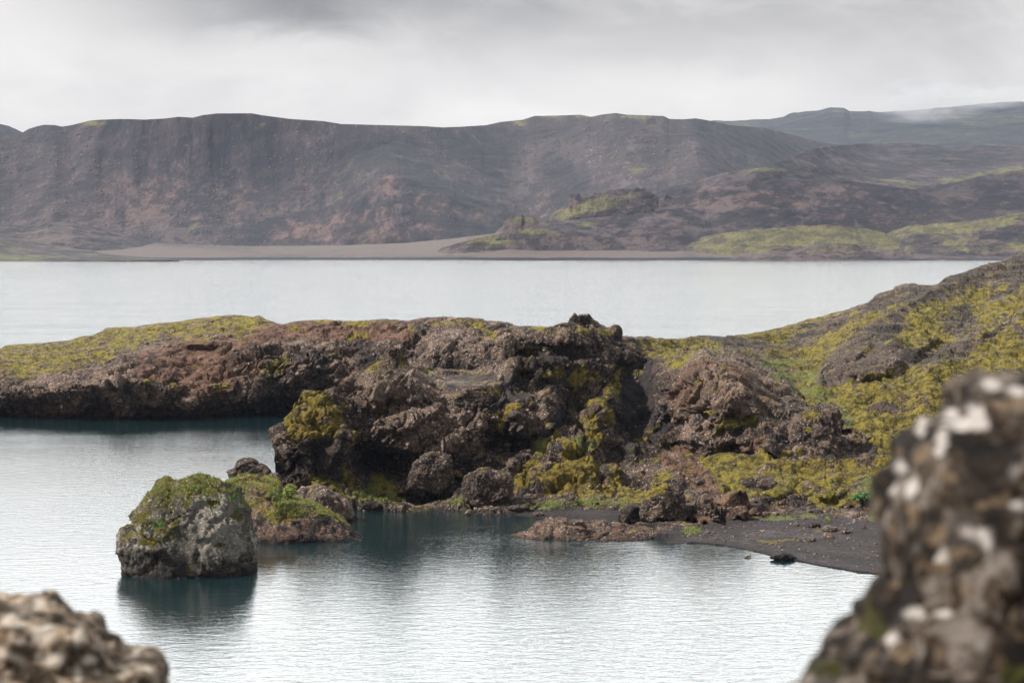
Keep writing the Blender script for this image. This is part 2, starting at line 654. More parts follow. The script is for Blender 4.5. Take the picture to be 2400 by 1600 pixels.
M_fored = rock_material('foreground_dark_lava', s=11, dark=(0.014, 0.010, 0.008), mid=(0.098, 0.062, 0.036), pale=(0.80, 0.72, 0.67), speck=(0.42, 0.33, 0.26), speck_t=0.66, soil=(0.20, 0.14, 0.09),
                        moss1=(0.09, 0.09, 0.015), moss2=(0.035, 0.035, 0.01), bump=0.9, pale_base=0.30)

# ------------------------------------------------------------------ water
mw_ = bpy.data.materials.new('lake_water')
mw_.use_nodes = True
t = NT(mw_.node_tree)
bs = t.n['Principled BSDF']
P = t.node('ShaderNodeTexCoord').outputs['Object']
bs.inputs['Base Color'].default_value = (0.006, 0.019, 0.022, 1)
bs.inputs['Roughness'].default_value = 0.07
bs.inputs['IOR'].default_value = 1.95
rot = t.mapping(P, rot=(0, 0, R(14)), scale=(0.8, 1.7, 1))
w1 = t.noise(rot, 2.6, 3, 0.6, 0.3)
w2 = t.noise(t.mapping(P, rot=(0, 0, R(-20)), scale=(0.7, 1.3, 1)), 0.95, 2, 0.5, 0.4)
gust = t.ramp(t.noise(t.mapping(P, scale=(0.35, 1, 1)), 0.035, 4, 0.55, 0.8), 0.35, 0.65, 0.6, 1.0)
h = t.math('ADD', t.math('MULTIPLY', w1, 0.45), t.math('MULTIPLY', w2, 0.6))
bp = t.node('ShaderNodeBump')
sy = t.node('ShaderNodeSeparateXYZ')
t.put(sy.inputs[0], P)
# the open lake is windier than the cove
wind = t.ramp(sy.outputs[1], 230, 620, 0.23, 0.85)
t.put(bp.inputs['Strength'], t.math('MULTIPLY', gust, wind))
bp.inputs['Distance'].default_value = 0.30
t.put(bp.inputs['Height'], h)
t.l.new(bp.outputs[0], bs.inputs['Normal'])
S = 6500
o = mesh_from('lake', [(-S, 20, 0), (S, 20, 0), (S, 3000, 0), (-S, 3000, 0)], [(0, 1, 2, 3)], mw_, smooth=False)
tag(o, 'pale rippled lake reflecting the overcast sky', kind='structure')

# lake bed and plain, one sheet to the horizon
mg = bpy.data.materials.new('plain_gravel')
mg.use_nodes = True
t = NT(mg.node_tree)
P = t.node('ShaderNodeTexCoord').outputs['Object']
t.put(t.n['Principled BSDF'].inputs['Base Color'], t.mix(t.noise(P, 0.02, 6), (0.05, 0.04, 0.04), (0.10, 0.08, 0.07)))
t.n['Principled BSDF'].inputs['Roughness'].default_value = 0.95
o = mesh_from('ground', [(-S, -1500, -4), (S, -1500, -4), (S, S, -4), (-S, S, -4)], [(0, 1, 2, 3)], mg, smooth=False)
tag(o, 'dark volcanic plain under and around the lake', kind='structure')

# ------------------------------------------------------------------ distant mountain
F0top = line([(1300, 300), (1500, 292), (1668, 284), (1746, 281.6), (1800, 280), (1818, 277.5), (1841, 272), (1850, 267), (1862, 264), (1900, 261), (1923, 258.5), (1947, 252.7), (1978, 253.7), (1991, 262),
              (2030, 262), (2036, 261), (2046, 263.6), (2093, 262), (2178, 256), (2263, 247.6), (2365, 239), (2400, 239), (2600, 233), (2900, 250), (3200, 330)])
F0bot = line([(1300, 360), (3200, 362)])


def no_mask(P, px, py, N, fc, dd):
    return pack(len(P))


def m_far0(P, px, py, N, fc, dd):
    n = fbm(P * [1, 1, 3.2], 0.0035, 4, seed=3)
    band = sstep(0.25, 0.6, 0.5 + n) * (1 - 0.0 * px)
    moss = np.clip(0.30 + 0.55 * n + 0.25 * np.sin(P[:, 2] * 0.06 + n * 5), 0, 0.62) * sstep(256, 285, py)
    return pack(len(P), moss=moss, dark=np.clip(0.5 - 0.8 * n, 0, 1))


o = sheet('mountain', 1300, 3200, 700, F0top, F0bot, 90, lambda X, Y, t: 3500 + 1300 * t + 90 * np.sin(X * 0.013 + t * 4),
          lambda P, fc, px, py, N: fbm(P, 0.006, 5, 0.55, seed=9, ridged=True) * 28 * np.clip(fc * 3, .2, 1) * sstep(-5, 20, py - F0top(px)) + fbm(P, 0.02, 3, seed=4) * 3, m_far0, M_fardark,
          back=((100, -10), (500, -90), (1200, None)), zfoot=-3)
tag(o, 'dark blue-grey table mountain with cloud touching its top', kind='structure')
# small far hill at the left edge behind the crater ridge
o = sheet('far_hill', -700, 130, 260, line([(-700, 330), (-400, 300), (-200, 284), (-60, 285), (0, 291), (20, 293.5), (40, 302), (54, 309.5), (90, 330), (130, 345)]), line([(-700, 400), (130, 400)]), 50,
          lambda X, Y, t: 2750 + 300 * t, lambda P, fc, px, py, N: fbm(P, 0.01, 5, seed=29) * 5,
          lambda P, px, py, N, fc, dd: pack(len(P), dark=0.7), M_far, back=((60, -5), (200, -50), (500, None)), zfoot=-3)
tag(o, 'small dark summit peeping out left of the crater ridge', kind='structure')

# ------------------------------------------------------------------ crater ridge
F1top = line([(-700, 300), (-400, 305), (-150, 318), (30, 318), (54, 310), (68, 302), (88, 296), (105, 292.5), (125, 293), (146, 297), (165, 294), (190, 288), (210, 283), (231, 281), (289, 279), (340, 280.6), (391, 277.5), (418, 274),
              (452, 276), (476, 270), (510, 266), (592, 266), (612, 270), (680, 279), (758, 284), (800, 291), (902, 293.5), (997, 296), (1038, 299), (1086, 297), (1140, 293.5),
              (1174, 286), (1225, 281), (1240, 276), (1252, 272), (1310, 271), (1361, 269), (1385, 274), (1409, 269), (1443, 265), (1467, 269), (1555, 272), (1569, 279), (1600, 280),
              (1631, 277.5), (1668, 284), (1712, 293.5), (1790, 299.6), (1831, 309), (1872, 320), (1923, 333), (1974, 341), (2000, 352), (2030, 375)])
F1bot = line([(-700, 588), (0, 588), (600, 586), (1200, 575), (1500, 520), (1700, 470), (2200, 420)])


def d_f1(X, Y, t):
    base = 2180 + 430 * t ** 1.15
    # two bays of the crater wall with a spur between them
    base = base + 130 * np.exp(-((X - 560) / 330) ** 2) * np.sin(np.pi * np.clip(t, 0, 1)) * 0.8
    base = base + 230 * np.exp(-((X - 1240) / 190) ** 2) * (0.2 + 0.8 * t)
    base = base + sstep(1600, 2000, X) * 420
    # rounded inner mound below the notch
    edge = pm(X, Y, [(770, 600), (800, 470), (850, 400), (930, 372), (1010, 395), (1110, 440), (1190, 475), (1230, 520), (1260, 600)], 80)
    hill = edge * (0.35 + 0.65 * sstep(600, 420, Y))
    base = base - 70 * hill
    # gullies running down
    base = base + 9 * fbm(np.stack([X.ravel() * 0.9, Y.ravel() * 0.10, 0 * X.ravel()], 1), 0.022, 4, seed=41).reshape(X.shape) * np.sin(np.pi * np.clip(t, 0, 1)) ** 0.5
    base = base + 26 * fbm(np.stack([X.ravel(), Y.ravel() * 0.5, 0 * X.ravel()], 1), 0.006, 3, seed=43).reshape(X.shape)
    return base


def m_f1(P, px, py, N, fc, dd):
    strk = fbm(np.stack([P[:, 0], P[:, 2] * 0.14 + P[:, 1] * 0.04, P[:, 1] * 0], 1), 0.022, 4, 0.5, seed=51)
    big = fbm(P, 0.0055, 3, seed=52)
    low = sstep(340, 560, py)
    soil = 0.10 + 0.40 * low * sstep(-0.2, 0.5, strk + big) + 0.3 * many(px, py, [(330, 470, 220, 80, 0), (700, 520, 90, 60, 0)])
    soil = np.maximum(soil, 0.75 * many(px, py, [(930, 440, 70, 30, 20), (1060, 490, 140, 22, 8), (980, 470, 130, 35, 10)]) * (0.6 + strk))
    pale = np.clip(0.18 + 0.5 * strk + 0.35 * many(px, py, [(180, 430, 190, 120, 0), (1480, 370, 230, 80, 10), (1030, 350, 80, 40, 40)]), 0, 0.6)
    dark = np.clip(0.55 - 0.8 * strk - 0.5 * big - 0.45 * low, 0, 1) * 0.9
    dark = np.maximum(dark, 1.0 * many(px, py, [(830, 500, 50, 90, 0), (1000, 430, 30, 200, -65), (900, 350, 120, 50, 0), (1150, 360, 60, 100, -30), (1330, 430, 50, 100, -35), (1790, 335, 110, 28, 16), (1060, 540, 110, 22, 0), (640, 400, 70, 90, 10), (560, 300, 160, 30, 0)]))  # dark scree patches; shade of the right-facing flank is painted in too
    moss = 0.66 * many(px, py, [(1320, 273, 75, 5, 0), (1500, 274, 80, 5, 0), (1220, 290, 20, 4, 0), (225, 290, 25, 6, 0), (1950, 380, 70, 10, 0)])
    return pack(len(P), soil=soil, pale=pale, dark=dark, moss=moss)


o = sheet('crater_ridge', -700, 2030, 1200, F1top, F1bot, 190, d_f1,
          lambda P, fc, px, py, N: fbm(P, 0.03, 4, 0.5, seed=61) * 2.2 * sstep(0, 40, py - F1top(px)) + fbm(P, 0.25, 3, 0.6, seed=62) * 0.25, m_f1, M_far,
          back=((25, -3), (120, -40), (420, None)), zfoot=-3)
tag(o, 'long brown-purple crater ridge of scree across the far lake', kind='structure')

# ------------------------------------------------------------------ foothills by the far shore
def farhill(name, label, top, bot, x0, x1, nx, ny, d0, d1, maskf, amp=2.5, seed=70, p=1.0, fine=0.6, back=((12, -1), (60, -12), (160, None)), shape=None, zfoot=-3):
    def dep(X, Y, t):
        a = d0(X) if callable(d0) else d0
        b = d1(X) if callable(d1) else d1
        r = a + (b - a) * t ** p
        if shape:
            r = r + shape(X, Y, t)
        return r
    ob = sheet(name, x0, x1, nx, line(top), line(bot), ny, dep,
               lambda P, fc, px, py, N: (fbm(P, 0.022, 4, 0.55, seed=seed) * amp + fbm(P, 0.16, 4, 0.6, seed=seed + 5) * fine) * np.clip(fc * 5, 0.25, 1), maskf, M_hill, back=back, zfoot=zfoot)
    return tag(ob, label, kind='structure')


# upper right plateau slopes up to the distant mountain
def m_up(P, px, py, N, fc, dd):
    n = fbm(P * [0.5, 0.5, 2], 0.02, 4, seed=75)
    n2 = fbm(P * [0.5, 0.5, 2], 0.006, 3, seed=76)
    moss = 0.62 * many(px, py, [(1590, 432, 70, 7, -20), (1700, 402, 70, 6, -10), (1790, 398, 60, 6, 0), (2240, 420, 160, 8, -10), (2370, 400, 80, 8, -15), (2100, 425, 90, 6, 5)]) + 0.25 * n
    soil = 0.20 + 0.5 * n2 + 0.35 * many(px, py, [(1990, 445, 70, 18, 0), (1760, 455, 160, 18, 8), (1700, 480, 120, 15, 0)])
    dark = np.clip(0.30 - 0.9 * n - 0.4 * n2, 0, 1) * 0.8
    dark = np.maximum(dark, 0.5 * many(px, py, [(1760, 497, 100, 7, -3), (1700, 497, 60, 5, 5), (2160, 480, 40, 18, 20), (2240, 445, 30, 9, 0), (2000, 410, 120, 6, 3), (2260, 355, 100, 14, 0), (2330, 362, 60, 10, 0), (1940, 475, 40, 5, 0)]))
    return pack(len(P), moss=np.clip(moss, 0, 1), soil=soil, dark=dark, pale=0.15 + 0.5 * n)


def shp_up(X, Y, t):
    s = 22 * fbm(np.stack([X.ravel() * 0.3, Y.ravel(), 0 * X.ravel()], 1), 0.022, 4, seed=90).reshape(X.shape)
    return s * np.sin(np.pi * t) ** 0.5


farhill('upland', 'purple-brown rolling upland between the ridge and the table mountain',
        [(1180, 600), (1200, 545), (1250, 522), (1330, 480), (1420, 462), (1530, 456), (1600, 430), (1700, 405), (1790, 393), (1850, 372), (1900, 350), (1974, 340), (2025, 339), (2093, 334), (2178, 338), (2229, 343), (2400, 340), (2700, 330), (3100, 340)],
        [(1180, 606), (3100, 606)], 1180, 3100, 900, 150, 1960, lambda X: 2150 + 400 * sstep(1750, 2100, X), m_up, amp=2.5, seed=70, shape=shp_up, p=1.3)

# low brown spit hills at the left of the far shore and the flat beach
def m_flat(P, px, py, N, fc, dd):
    n = fbm(P * [0.3, 0.3, 1], 0.02, 4, seed=85)
    sand = 0.62 + 0.5 * n
    shore = sstep(602.5, 605.5, py)
    moss = 0.4 * many(px, py, [(900, 595, 60, 4, 0), (1050, 585, 60, 4, 0)])
    return pack(len(P), sand=sand * (1 - shore), dark=shore * 0.9 + np.clip(-n, 0, 1), moss=moss)


farhill('beach_flat', 'pale sandy flat with a dark strand below the crater ridge',
        [(-700, 585), (0, 580), (374, 570), (578, 577), (800, 575), (950, 570), (1050, 560), (1150, 548), (1200, 540), (1300, 545), (1600, 560), (1800, 590)],
        [(-700, 611), (0, 612.5), (200, 610.5), (700, 609), (1800, 609.5)], -700, 1800, 700, 40, lambda X: dwater(line([(-700, 611), (0, 612.5), (200, 610.5), (700, 609), (1800, 609.5)])(X)) - 3,
        lambda X: 2030 - 30 * sstep(900, 1200, X), m_flat, amp=0.9, seed=81, fine=0.25, back=((10, -0.5), (60, -3), (120, None)))


def m_lh(P, px, py, N, fc, dd):
    n = fbm(P * [0.4, 0.4, 1], 0.03, 4, seed=88)
    return pack(len(P), sand=0.38 + 0.6 * n, soil=0.3 - n * .3, dark=np.maximum(np.clip(-n, 0, 1), 0.85 * many(px, py, [(95, 529, 38, 6, 0), (230, 536, 25, 3, 12), (250, 560, 20, 4, 20), (220, 578, 50, 5, 0), (0, 545, 30, 4, 0)])))


farhill('low_hill', 'low grey-brown hill running out behind the sandy flat', [(-500, 500), (-200, 512), (0, 527), (60, 527), (112, 518), (170, 521), (245, 538), (310, 552), (374, 566), (450, 577), (520, 583)],
        [(-500, 604), (520, 600)], -500, 520, 420, 60, 1935, 2060, m_lh, amp=2, seed=86, fine=0.5)
farhill('shore_hill', 'ochre grassy hillock sloping into the lake at far left', [(-700, 500), (-300, 510), (-100, 530), (0, 548), (30, 558), (70, 566), (130, 575), (200, 586), (280, 593), (360, 600), (420, 606)],
        [(-700, 613), (0, 613), (420, 609.5)], -700, 420, 420, 60, lambda X: dwater(612) - 30, 1960,
        lambda P, px, py, N, fc, dd: pack(len(P), sand=0.35 + 0.5 * fbm(P, 0.03, 3, seed=91), moss=0.42 + 0.4 * fbm(P * [.4, .4, 1], 0.03, 3, seed=92),
                                          dark=0.95 * pm(px, py, [(-700, 560), (0, 573), (30, 583), (55, 600), (60, 620), (-700, 620)], 14)), amp=1.5, seed=93)


# rocky mossy knolls, right half of the far shore
def m_kn(moss0, blobs=(), dark=(), soil0=0.3, sand0=0.0, pale0=0.2, sd=101, fr=0.05):
    def f(P, px, py, N, fc, dd):
        n = fbm(P * [0.5, 0.5, 1.3], fr, 4, 0.6, seed=sd)
        n2 = fbm(P, 0.012, 3, seed=sd + 3)
        shore = sstep(603, 606, py)
        moss = moss0 + 0.55 * n + 0.3 * n2 + 0.55 * many(px, py, blobs)
        return pack(len(P), moss=np.clip(moss, 0, 1) * (1 - shore), soil=soil0 - 0.5 * n + n2 * 0.4, sand=(sand0 - n * 0.3) * (1 - shore),
                    dark=np.maximum(np.clip(-0.9 * n, 0, 1) * 0.6 + shore * .8, 0.85 * many(px, py, dark)), pale=pale0 + 0.6 * n)
    return f


farhill('red_swell', 'reddish brown swell with a dark hollow at its foot on the upland', [(1440, 520), (1500, 488), (1560, 470), (1640, 450), (1740, 432), (1850, 418), (1960, 420), (2050, 430), (2160, 446), (2260, 452), (2400, 462), (2700, 470)],
        [(1440, 606), (2700, 606)], 1440, 2700, 600, 90, 1950, 2070, m_up, amp=2, seed=140, p=1.2)
farhill('upper_bench', 'higher bench of the upland with moss streaks at the right', [(1800, 440), (1900, 425), (2000, 428), (2100, 436), (2180, 432), (2260, 418), (2340, 405), (2400, 398), (2600, 380), (3100, 380)],
        [(1800, 606), (3100, 606)], 1800, 3100, 600, 70, 1980, 2190, m_up, amp=2, seed=141, p=1.0)
farhill('rocky_knoll', 'rocky knoll tufted with moss in front of the crater bay', [(1270, 588), (1290, 505), (1330, 478), (1336, 456), (1350, 452), (1362, 457), (1400, 453), (1440, 446), (1490, 440), (1510, 442), (1530, 452), (1545, 462), (1560, 455), (1600, 470), (1640, 520), (1660, 560)],
        [(1270, 590), (1660, 590)], 1270, 1660, 300, 80, 1990, 2075, m_kn(0.26, [(1400, 482, 90, 14, -15), (1340, 500, 40, 8, -20)], [(1345, 455, 10, 6, 0)]), amp=2.2, seed=103, fine=2.2)
farhill('small_outcrop', 'small rounded outcrop left of the rocky knoll', [(1160, 545), (1178, 530), (1184, 517), (1200, 505), (1222, 503), (1228, 512), (1250, 511), (1262, 518), (1290, 522), (1330, 530), (1360, 545)],
        [(1160, 590), (1360, 590)], 1160, 1360, 160, 50, 1975, 2010, m_kn(0.30, [(1205, 520, 30, 8, -20), (1240, 515, 20, 5, 0)], (), pale0=0.5), amp=2.5, seed=107, fine=1.5)
farhill('grey_swell', 'smooth grey ash swell behind the shore knolls', [(1050, 604), (1100, 572), (1150, 550), (1250, 524), (1350, 514), (1480, 503), (1560, 490), (1640, 486), (1800, 515), (1950, 535), (2150, 530), (2300, 505), (2500, 480), (3000, 470)],
        [(1050, 606), (3000, 606)], 1050, 3000, 800, 90, 1925, lambda X: 2010 + 40 * sstep(1500, 1700, X), m_kn(0.02, [(1370, 525, 40, 6, 0)], [(1610, 560, 20, 12, -30), (1650, 550, 40, 6, -15), (1560, 520, 25, 4, 0)], soil0=0.35, pale0=0.1, sd=111), amp=2.5, seed=110, p=1.2)
farhill('moss_bank', 'low bank speckled with moss close to the far shore', [(990, 602), (1040, 580), (1100, 563), (1170, 548), (1210, 541), (1250, 533), (1300, 540), (1345, 552), (1420, 560), (1500, 568), (1600, 575), (1760, 590), (1900, 600)],
        [(990, 603), (1300, 606), (1900, 607)], 990, 1900, 500, 60, 1905, 1940, m_kn(0.05, [(1240, 542, 60, 9, 0), (1130, 560, 70, 8, -8), (1180, 566, 50, 5, 0), (1320, 552, 40, 5, 0)], [(1180, 582, 60, 5, 0)], soil0=0.45, pale0=0.3, sd=115), amp=2, seed=116, fine=1.2)
farhill('moss_mound', 'broad yellow-green moss mound by the far shore', [(1490, 600), (1530, 588), (1560, 578), (1620, 562), (1680, 550), (1740, 542), (1800, 535), (1870, 528), (1940, 526), (1990, 530), (2040, 538), (2100, 552), (2200, 575), (2260, 600)],
        [(1490, 607), (2260, 607)], 1490, 2260, 500, 90, 1900, 1965, m_kn(0.70, [(1850, 545, 300, 22, 3)], [(1690, 595, 80, 5, 0)], soil0=0.3, sd=119), amp=2, seed=120, fine=1.0)
farhill('moss_bench', 'flat mossy bench rising towards the right edge of the far shore', [(2020, 604), (2050, 560), (2080, 543), (2130, 528), (2200, 524), (2280, 518), (2340, 508), (2400, 495), (2600, 470), (2900, 450), (3100, 460)],
        [(2020, 607), (3100, 607)], 2020, 3100, 500, 80, 1898, 1990, m_kn(0.42, [(2230, 535, 160, 11, -4), (2360, 510, 100, 9, -12), (2240, 575, 40, 6, 25), (2380, 580, 40, 14, 0)], [(2300, 600, 90, 4, 0)], soil0=0.42, sd=123), amp=2.5, seed=124, fine=1.2)
farhill('shore_rocks', 'brown rocky bluff dropping into the lake on the far shore', [(1700, 606), (1740, 596), (1790, 592), (1860, 588), (1920, 575), (1960, 570), (2000, 572), (2050, 583), (2120, 592), (2200, 598), (2300, 600), (2600, 602)],
        [(1700, 609.5), (1850, 610.5), (1960, 611), (2100, 609), (2600, 608.5)], 1700, 2600, 420, 50, lambda X: 1862, 1900,
        m_kn(0.16, [(1960, 580, 60, 9, 0)], [(1910, 603, 60, 6, 8), (2000, 605, 60, 4, 0)], soil0=0.5, pale0=0.35, sd=127), amp=2.5, seed=128, fine=1.6, zfoot=-3)

# scree blocks lying on the crater ridge: uncountable
RA = random.Random(5)


def blockfield(name, label, spots, mat, zbase=None):
    v, f = ico(1)
    VV, FF, n = [], [], 0
    r = np.random.default_rng(11)
    for (p, size) in spots:
        j = v * (0.75 + 0.5 * r.random((len(v), 1))) * size * np.array([1, 0.9, 0.7])
        VV.append(j + p)
        FF.append(f + n)
        n += len(v)
    V = np.concatenate(VV)
    ob = mesh_from(name, V, np.concatenate(FF), mat, pack(len(V), pale=0.6), smooth=False)
    return tag(ob, label, kind='stuff')


def surf_points(ob, n, wfun, seed):
    """random vertices of a terrain mesh, chosen by their place in the photo"""
    me = ob.data
    V = np.empty(len(me.vertices) * 3, np.float32)
    me.vertices.foreach_get('co', V)
    V = V.reshape(-1, 3).astype(float)
    px, py = project(V)
    wv = np.clip(wfun(px, py, V), 0, None)
    r = np.random.default_rng(seed)
    idx = r.choice(len(V), n, p=wv / wv.sum(), replace=False)
    return V[idx]


ridge = bpy.data.objects['crater_ridge']
top_ = F1top


def wr(px, py, V):
    ins = (px > -50) & (px < 2000) & (py > top_(px) + 8) & (py < 590) & (V[:, 2] > 5)
    wgt = 0.06 + many(px, py, [(150, 400, 130, 130, 0), (150, 480, 110, 40, 20), (400, 500, 260, 60, 10), (1030, 350, 110, 25, 45), (1480, 340, 130, 50, 20), (700, 380, 60, 100, 0), (1250, 320, 40, 60, 0)]) * 1.4
    return ins * wgt


M_scree = rock_material('scree_blocks', s=0.3, dark=(0.05, 0.04, 0.038), mid=(0.10, 0.075, 0.065), pale=(0.16, 0.12, 0.105), speck=(0.3, 0.24, 0.2), bump=0.3)
pts = surf_points(ridge, 1300, wr, 3)
rr_ = np.random.default_rng(4)
blockfield('scree', 'loose pale boulders scattered down the crater ridge', [(p, 0.5 + 0.9 * rr_.random() ** 3 * 1.7) for p in pts], M_scree)

# ------------------------------------------------------------------ rock displacement
def crag(P, seed=0, big=1.0, med=1.0, sml=1.0):
    """broken lava: tilted slabs, ribs, cracks and pits (metres)"""
    wq = P + 0.7 * np.stack([fbm(P, 0.4, 3, seed=seed + k) for k in (1, 2, 3)], 1)
    # slabs are longer along their dip, down to the left
    u = wq[:, 0] * 0.80 + wq[:, 2] * 0.60
    v = -wq[:, 0] * 0.60 + wq[:, 2] * 0.80
    S = np.stack([u * 0.6, wq[:, 1], v * 1.25], 1)
    f1, e1 = facets(S, 0.22, seed + 4, 0.9, 0.55)
    f2, e2 = facets(S + 5, 0.62, seed + 5, 0.9, 0.6)
    f3, e3 = facets(wq + 9, 1.7, seed + 6, 0.9, 0.6)
    d = big * (1.55 * f1 - 0.5 * sstep(0.10, 0.0, e1))
    d = d + med * (0.62 * f2 - 0.28 * sstep(0.12, 0.0, e2))
    d = d + sml * (0.24 * f3 - 0.10 * sstep(0.14, 0.0, e3))
    d = d + big * 0.8 * fbm(P, 0.14, 3, 0.5, seed=seed + 7)
    d = d + sml * 0.15 * fbm(P, 1.6, 4, 0.68, seed=seed + 8, ridged=True)
    return d


# ------------------------------------------------------------------ left headland
P1top_pts = [(-700, 870), (-400, 850), (-200, 835), (-60, 822), (0, 817), (12, 808.6), (98, 803.5), (161, 797.6), (190, 788), (220, 784), (253, 767), (277, 766), (321, 766), (372, 756), (417, 753), (470, 744), (536, 737), (577, 739),
             (592, 744), (607, 739), (622, 747), (649, 757), (664, 758), (700, 752), (737, 749), (828, 751), (909, 747), (951, 753), (986, 745.6), (1056, 742), (1126, 745.6), (1175, 752.6), (1200, 760), (1260, 775), (1330, 800)]
P1top = line(P1top_pts)
P1bot = line([(-700, 965), (-100, 968), (0, 972), (100, 975), (300, 977), (500, 972), (660, 966), (800, 962), (1330, 960)])
p1c = []
for x in range(-700, 1400, 100):
    b = float(P1bot(x))
    p1c.append((x, b, float(dwater(b))))
for x, y, d in [(-400, 900, 290), (-400, 850, 305), (0, 930, 291), (0, 900, 294), (0, 870, 300), (0, 817, 330), (150, 930, 289), (150, 890, 292), (150, 850, 303), (150, 800, 335), (300, 930, 288), (300, 880, 291), (300, 820, 303), (300, 766, 335),
                (450, 940, 290), (450, 900, 294), (450, 850, 300), (450, 800, 306), (450, 748, 330), (600, 930, 292), (600, 870, 297), (600, 800, 303), (600, 742, 320), (700, 900, 297), (700, 820, 302), (700, 752, 315),
                (850, 900, 296), (850, 800, 301), (850, 750, 312), (1000, 900, 292), (1000, 800, 297), (1000, 745, 308), (1150, 900, 288), (1150, 800, 292), (1150, 750, 302), (1330, 880, 288), (1330, 800, 300)]:
    p1c.append((x, y, d))
p1f = tps(p1c)


def d_p1(X, Y, t):
    d = p1f(X, Y)
    # undercut: a ledge runs above the water on the left
    led = pm(X, Y, [(-400, 880), (0, 915), (60, 905), (190, 880), (320, 880), (420, 930), (330, 925), (230, 905), (100, 925), (0, 935), (-400, 930)], 8)
    d = d - 0.7 * led
    d = d + 2.8 * many(X, Y, [(235, 945, 45, 28, 0), (300, 925, 50, 22, 0), (60, 950, 60, 15, 0), (640, 920, 55, 60, 0), (590, 925, 30, 50, 10), (465, 820, 40, 16, 10), (850, 820, 45, 50, 0), (980, 830, 30, 30, 0)])
    d = d - 2.2 * many(X, Y, [(475, 805, 38, 9, 0), (700, 830, 60, 35, 0), (1050, 800, 40, 30, 0), (910, 810, 30, 25, 0)])
    return d


def disp_p1(P, fc, px, py, N):
    face = sstep(0.10, 0.5, fc)
    d = crag(P, 20, 1.15, 1.1, 1.2) * (0.18 + 0.82 * face)
    soft = pm(px, py, [(330, 800), (600, 770), (720, 760), (600, 800), (500, 870), (480, 930), (400, 900), (300, 860)], 30)
    d = d * (1 - 0.45 * soft)
    lump = 0.9 * fbm(P, 0.30, 4, 0.6, seed=164) + 0.3 * fbm(P, 1.0, 3, 0.6, seed=165)
    d = d + lump * (1 - face) * 0.8
    edge = sstep(0, 14, py - P1top(px))
    return d * (0.25 + 0.75 * edge)


def m_p1(P, px, py, N, fc, dd):
    n = fbm(P, 0.20, 5, 0.6, seed=131)
    n2 = fbm(P * [1, 1, 2.5], 0.5, 4, 0.6, seed=132)
    top = pm(px, py, [(-700, 840), (0, 790), (300, 740), (640, 720), (640, 765), (560, 800), (470, 800), (380, 800), (300, 830), (200, 865), (100, 885), (0, 900), (-700, 940)], 40)
    moss = 0.85 * top + 0.35 * n + 0.3 * n2 - 0.05
    moss = np.maximum(moss, 0.75 * many(px, py, [(110, 870, 120, 14, -12), (780, 752, 60, 6, 0), (860, 756, 70, 9, 0), (700, 765, 25, 12, 0), (1050, 757, 40, 7, 0), (1130, 770, 45, 12, 30), (1100, 752, 60, 5, 0), (455, 852, 12, 5, 0), (395, 905, 30, 10, 15), (350, 895, 20, 8, 0), (520, 900, 40, 20, 0), (650, 855, 40, 22, 0),
                                                 (620, 880, 25, 25, 0), (780, 830, 15, 8, 0), (1150, 790, 25, 12, 0), (960, 775, 20, 6, 0), (840, 790, 30, 8, 0)]) + 0.4 * n2)
    soil = pm(px, py, [(330, 835), (420, 800), (560, 790), (690, 755), (860, 765), (960, 760), (960, 790), (800, 785), (640, 790), (540, 820), (500, 860), (560, 900), (480, 940), (420, 900), (330, 880)], 40) * 0.8 + 0.4 * n + 0.26
    soil = np.maximum(soil, 0.7 * many(px, py, [(590, 860, 35, 30, 0), (120, 965, 400, 18, 0), (520, 860, 60, 60, 0)]))
    pale = 0.15 + 0.6 * many(px, py, [(255, 890, 70, 20, -15), (310, 905, 60, 10, 20), (90, 900, 60, 12, -12), (340, 925, 50, 8, 25), (20, 920, 30, 6, -10), (690, 790, 40, 25, 0), (470, 808, 40, 8, 0), (1060, 800, 60, 30, 0), (340, 820, 30, 8, -20)]) + 0.3 * n
    dark = 0.8 * many(px, py, [(640, 925, 55, 60, 0), (600, 800, 20, 20, 0), (860, 830, 30, 60, 0)])  # shade in the hollows put into the rock colour
    wet = sstep(0.5, 0.1, P[:, 2])
    return pack(len(P), moss=np.clip(moss, 0, 1), soil=soil, pale=np.clip(pale, 0, 1), dark=dark, wet=wet)


o = sheet('headland', -700, 1330, 1250, P1top, P1bot, 190, d_p1, disp_p1, m_p1, M_land, back=((3, -0.6), (14, -5), (34, None)))
tag(o, 'low brown lava headland with moss on top, across the cove', kind='structure')

# ------------------------------------------------------------------ main cliff and right hillside
BCtop_pts = [(626, 1008), (634, 1000), (650, 988), (670, 973.5), (688, 952), (705, 928), (709, 913), (747, 914.6), (751, 921), (765, 912), (803, 896), (828, 879), (866, 863), (926, 833), (940, 840), (951, 851), (996, 861), (1038, 865), (1108, 866), (1140, 850), (1158, 800), (1165, 778),
             (1180, 768), (1200, 762), (1294, 766), (1301, 761), (1334, 752.6), (1338, 744), (1345, 735), (1360, 742), (1381, 741), (1395, 752.6), (1423, 766.6), (1441, 762), (1453, 770), (1460, 788), (1487, 788), (1529, 789),
             (1533, 795), (1606, 792), (1651, 784), (1697, 788), (1759, 781.8), (1832, 766), (1904, 745), (1977, 725), (2035, 709), (2053.5, 689), (2093, 677), (2096, 671), (2126, 663), (2152, 667), (2170, 668),
             (2195, 665.6), (2217, 649), (2268, 634.5), (2315, 618), (2359, 607), (2400, 594.5), (2600, 560), (2900, 520), (3100, 540)]
BCtop = line(BCtop_pts)
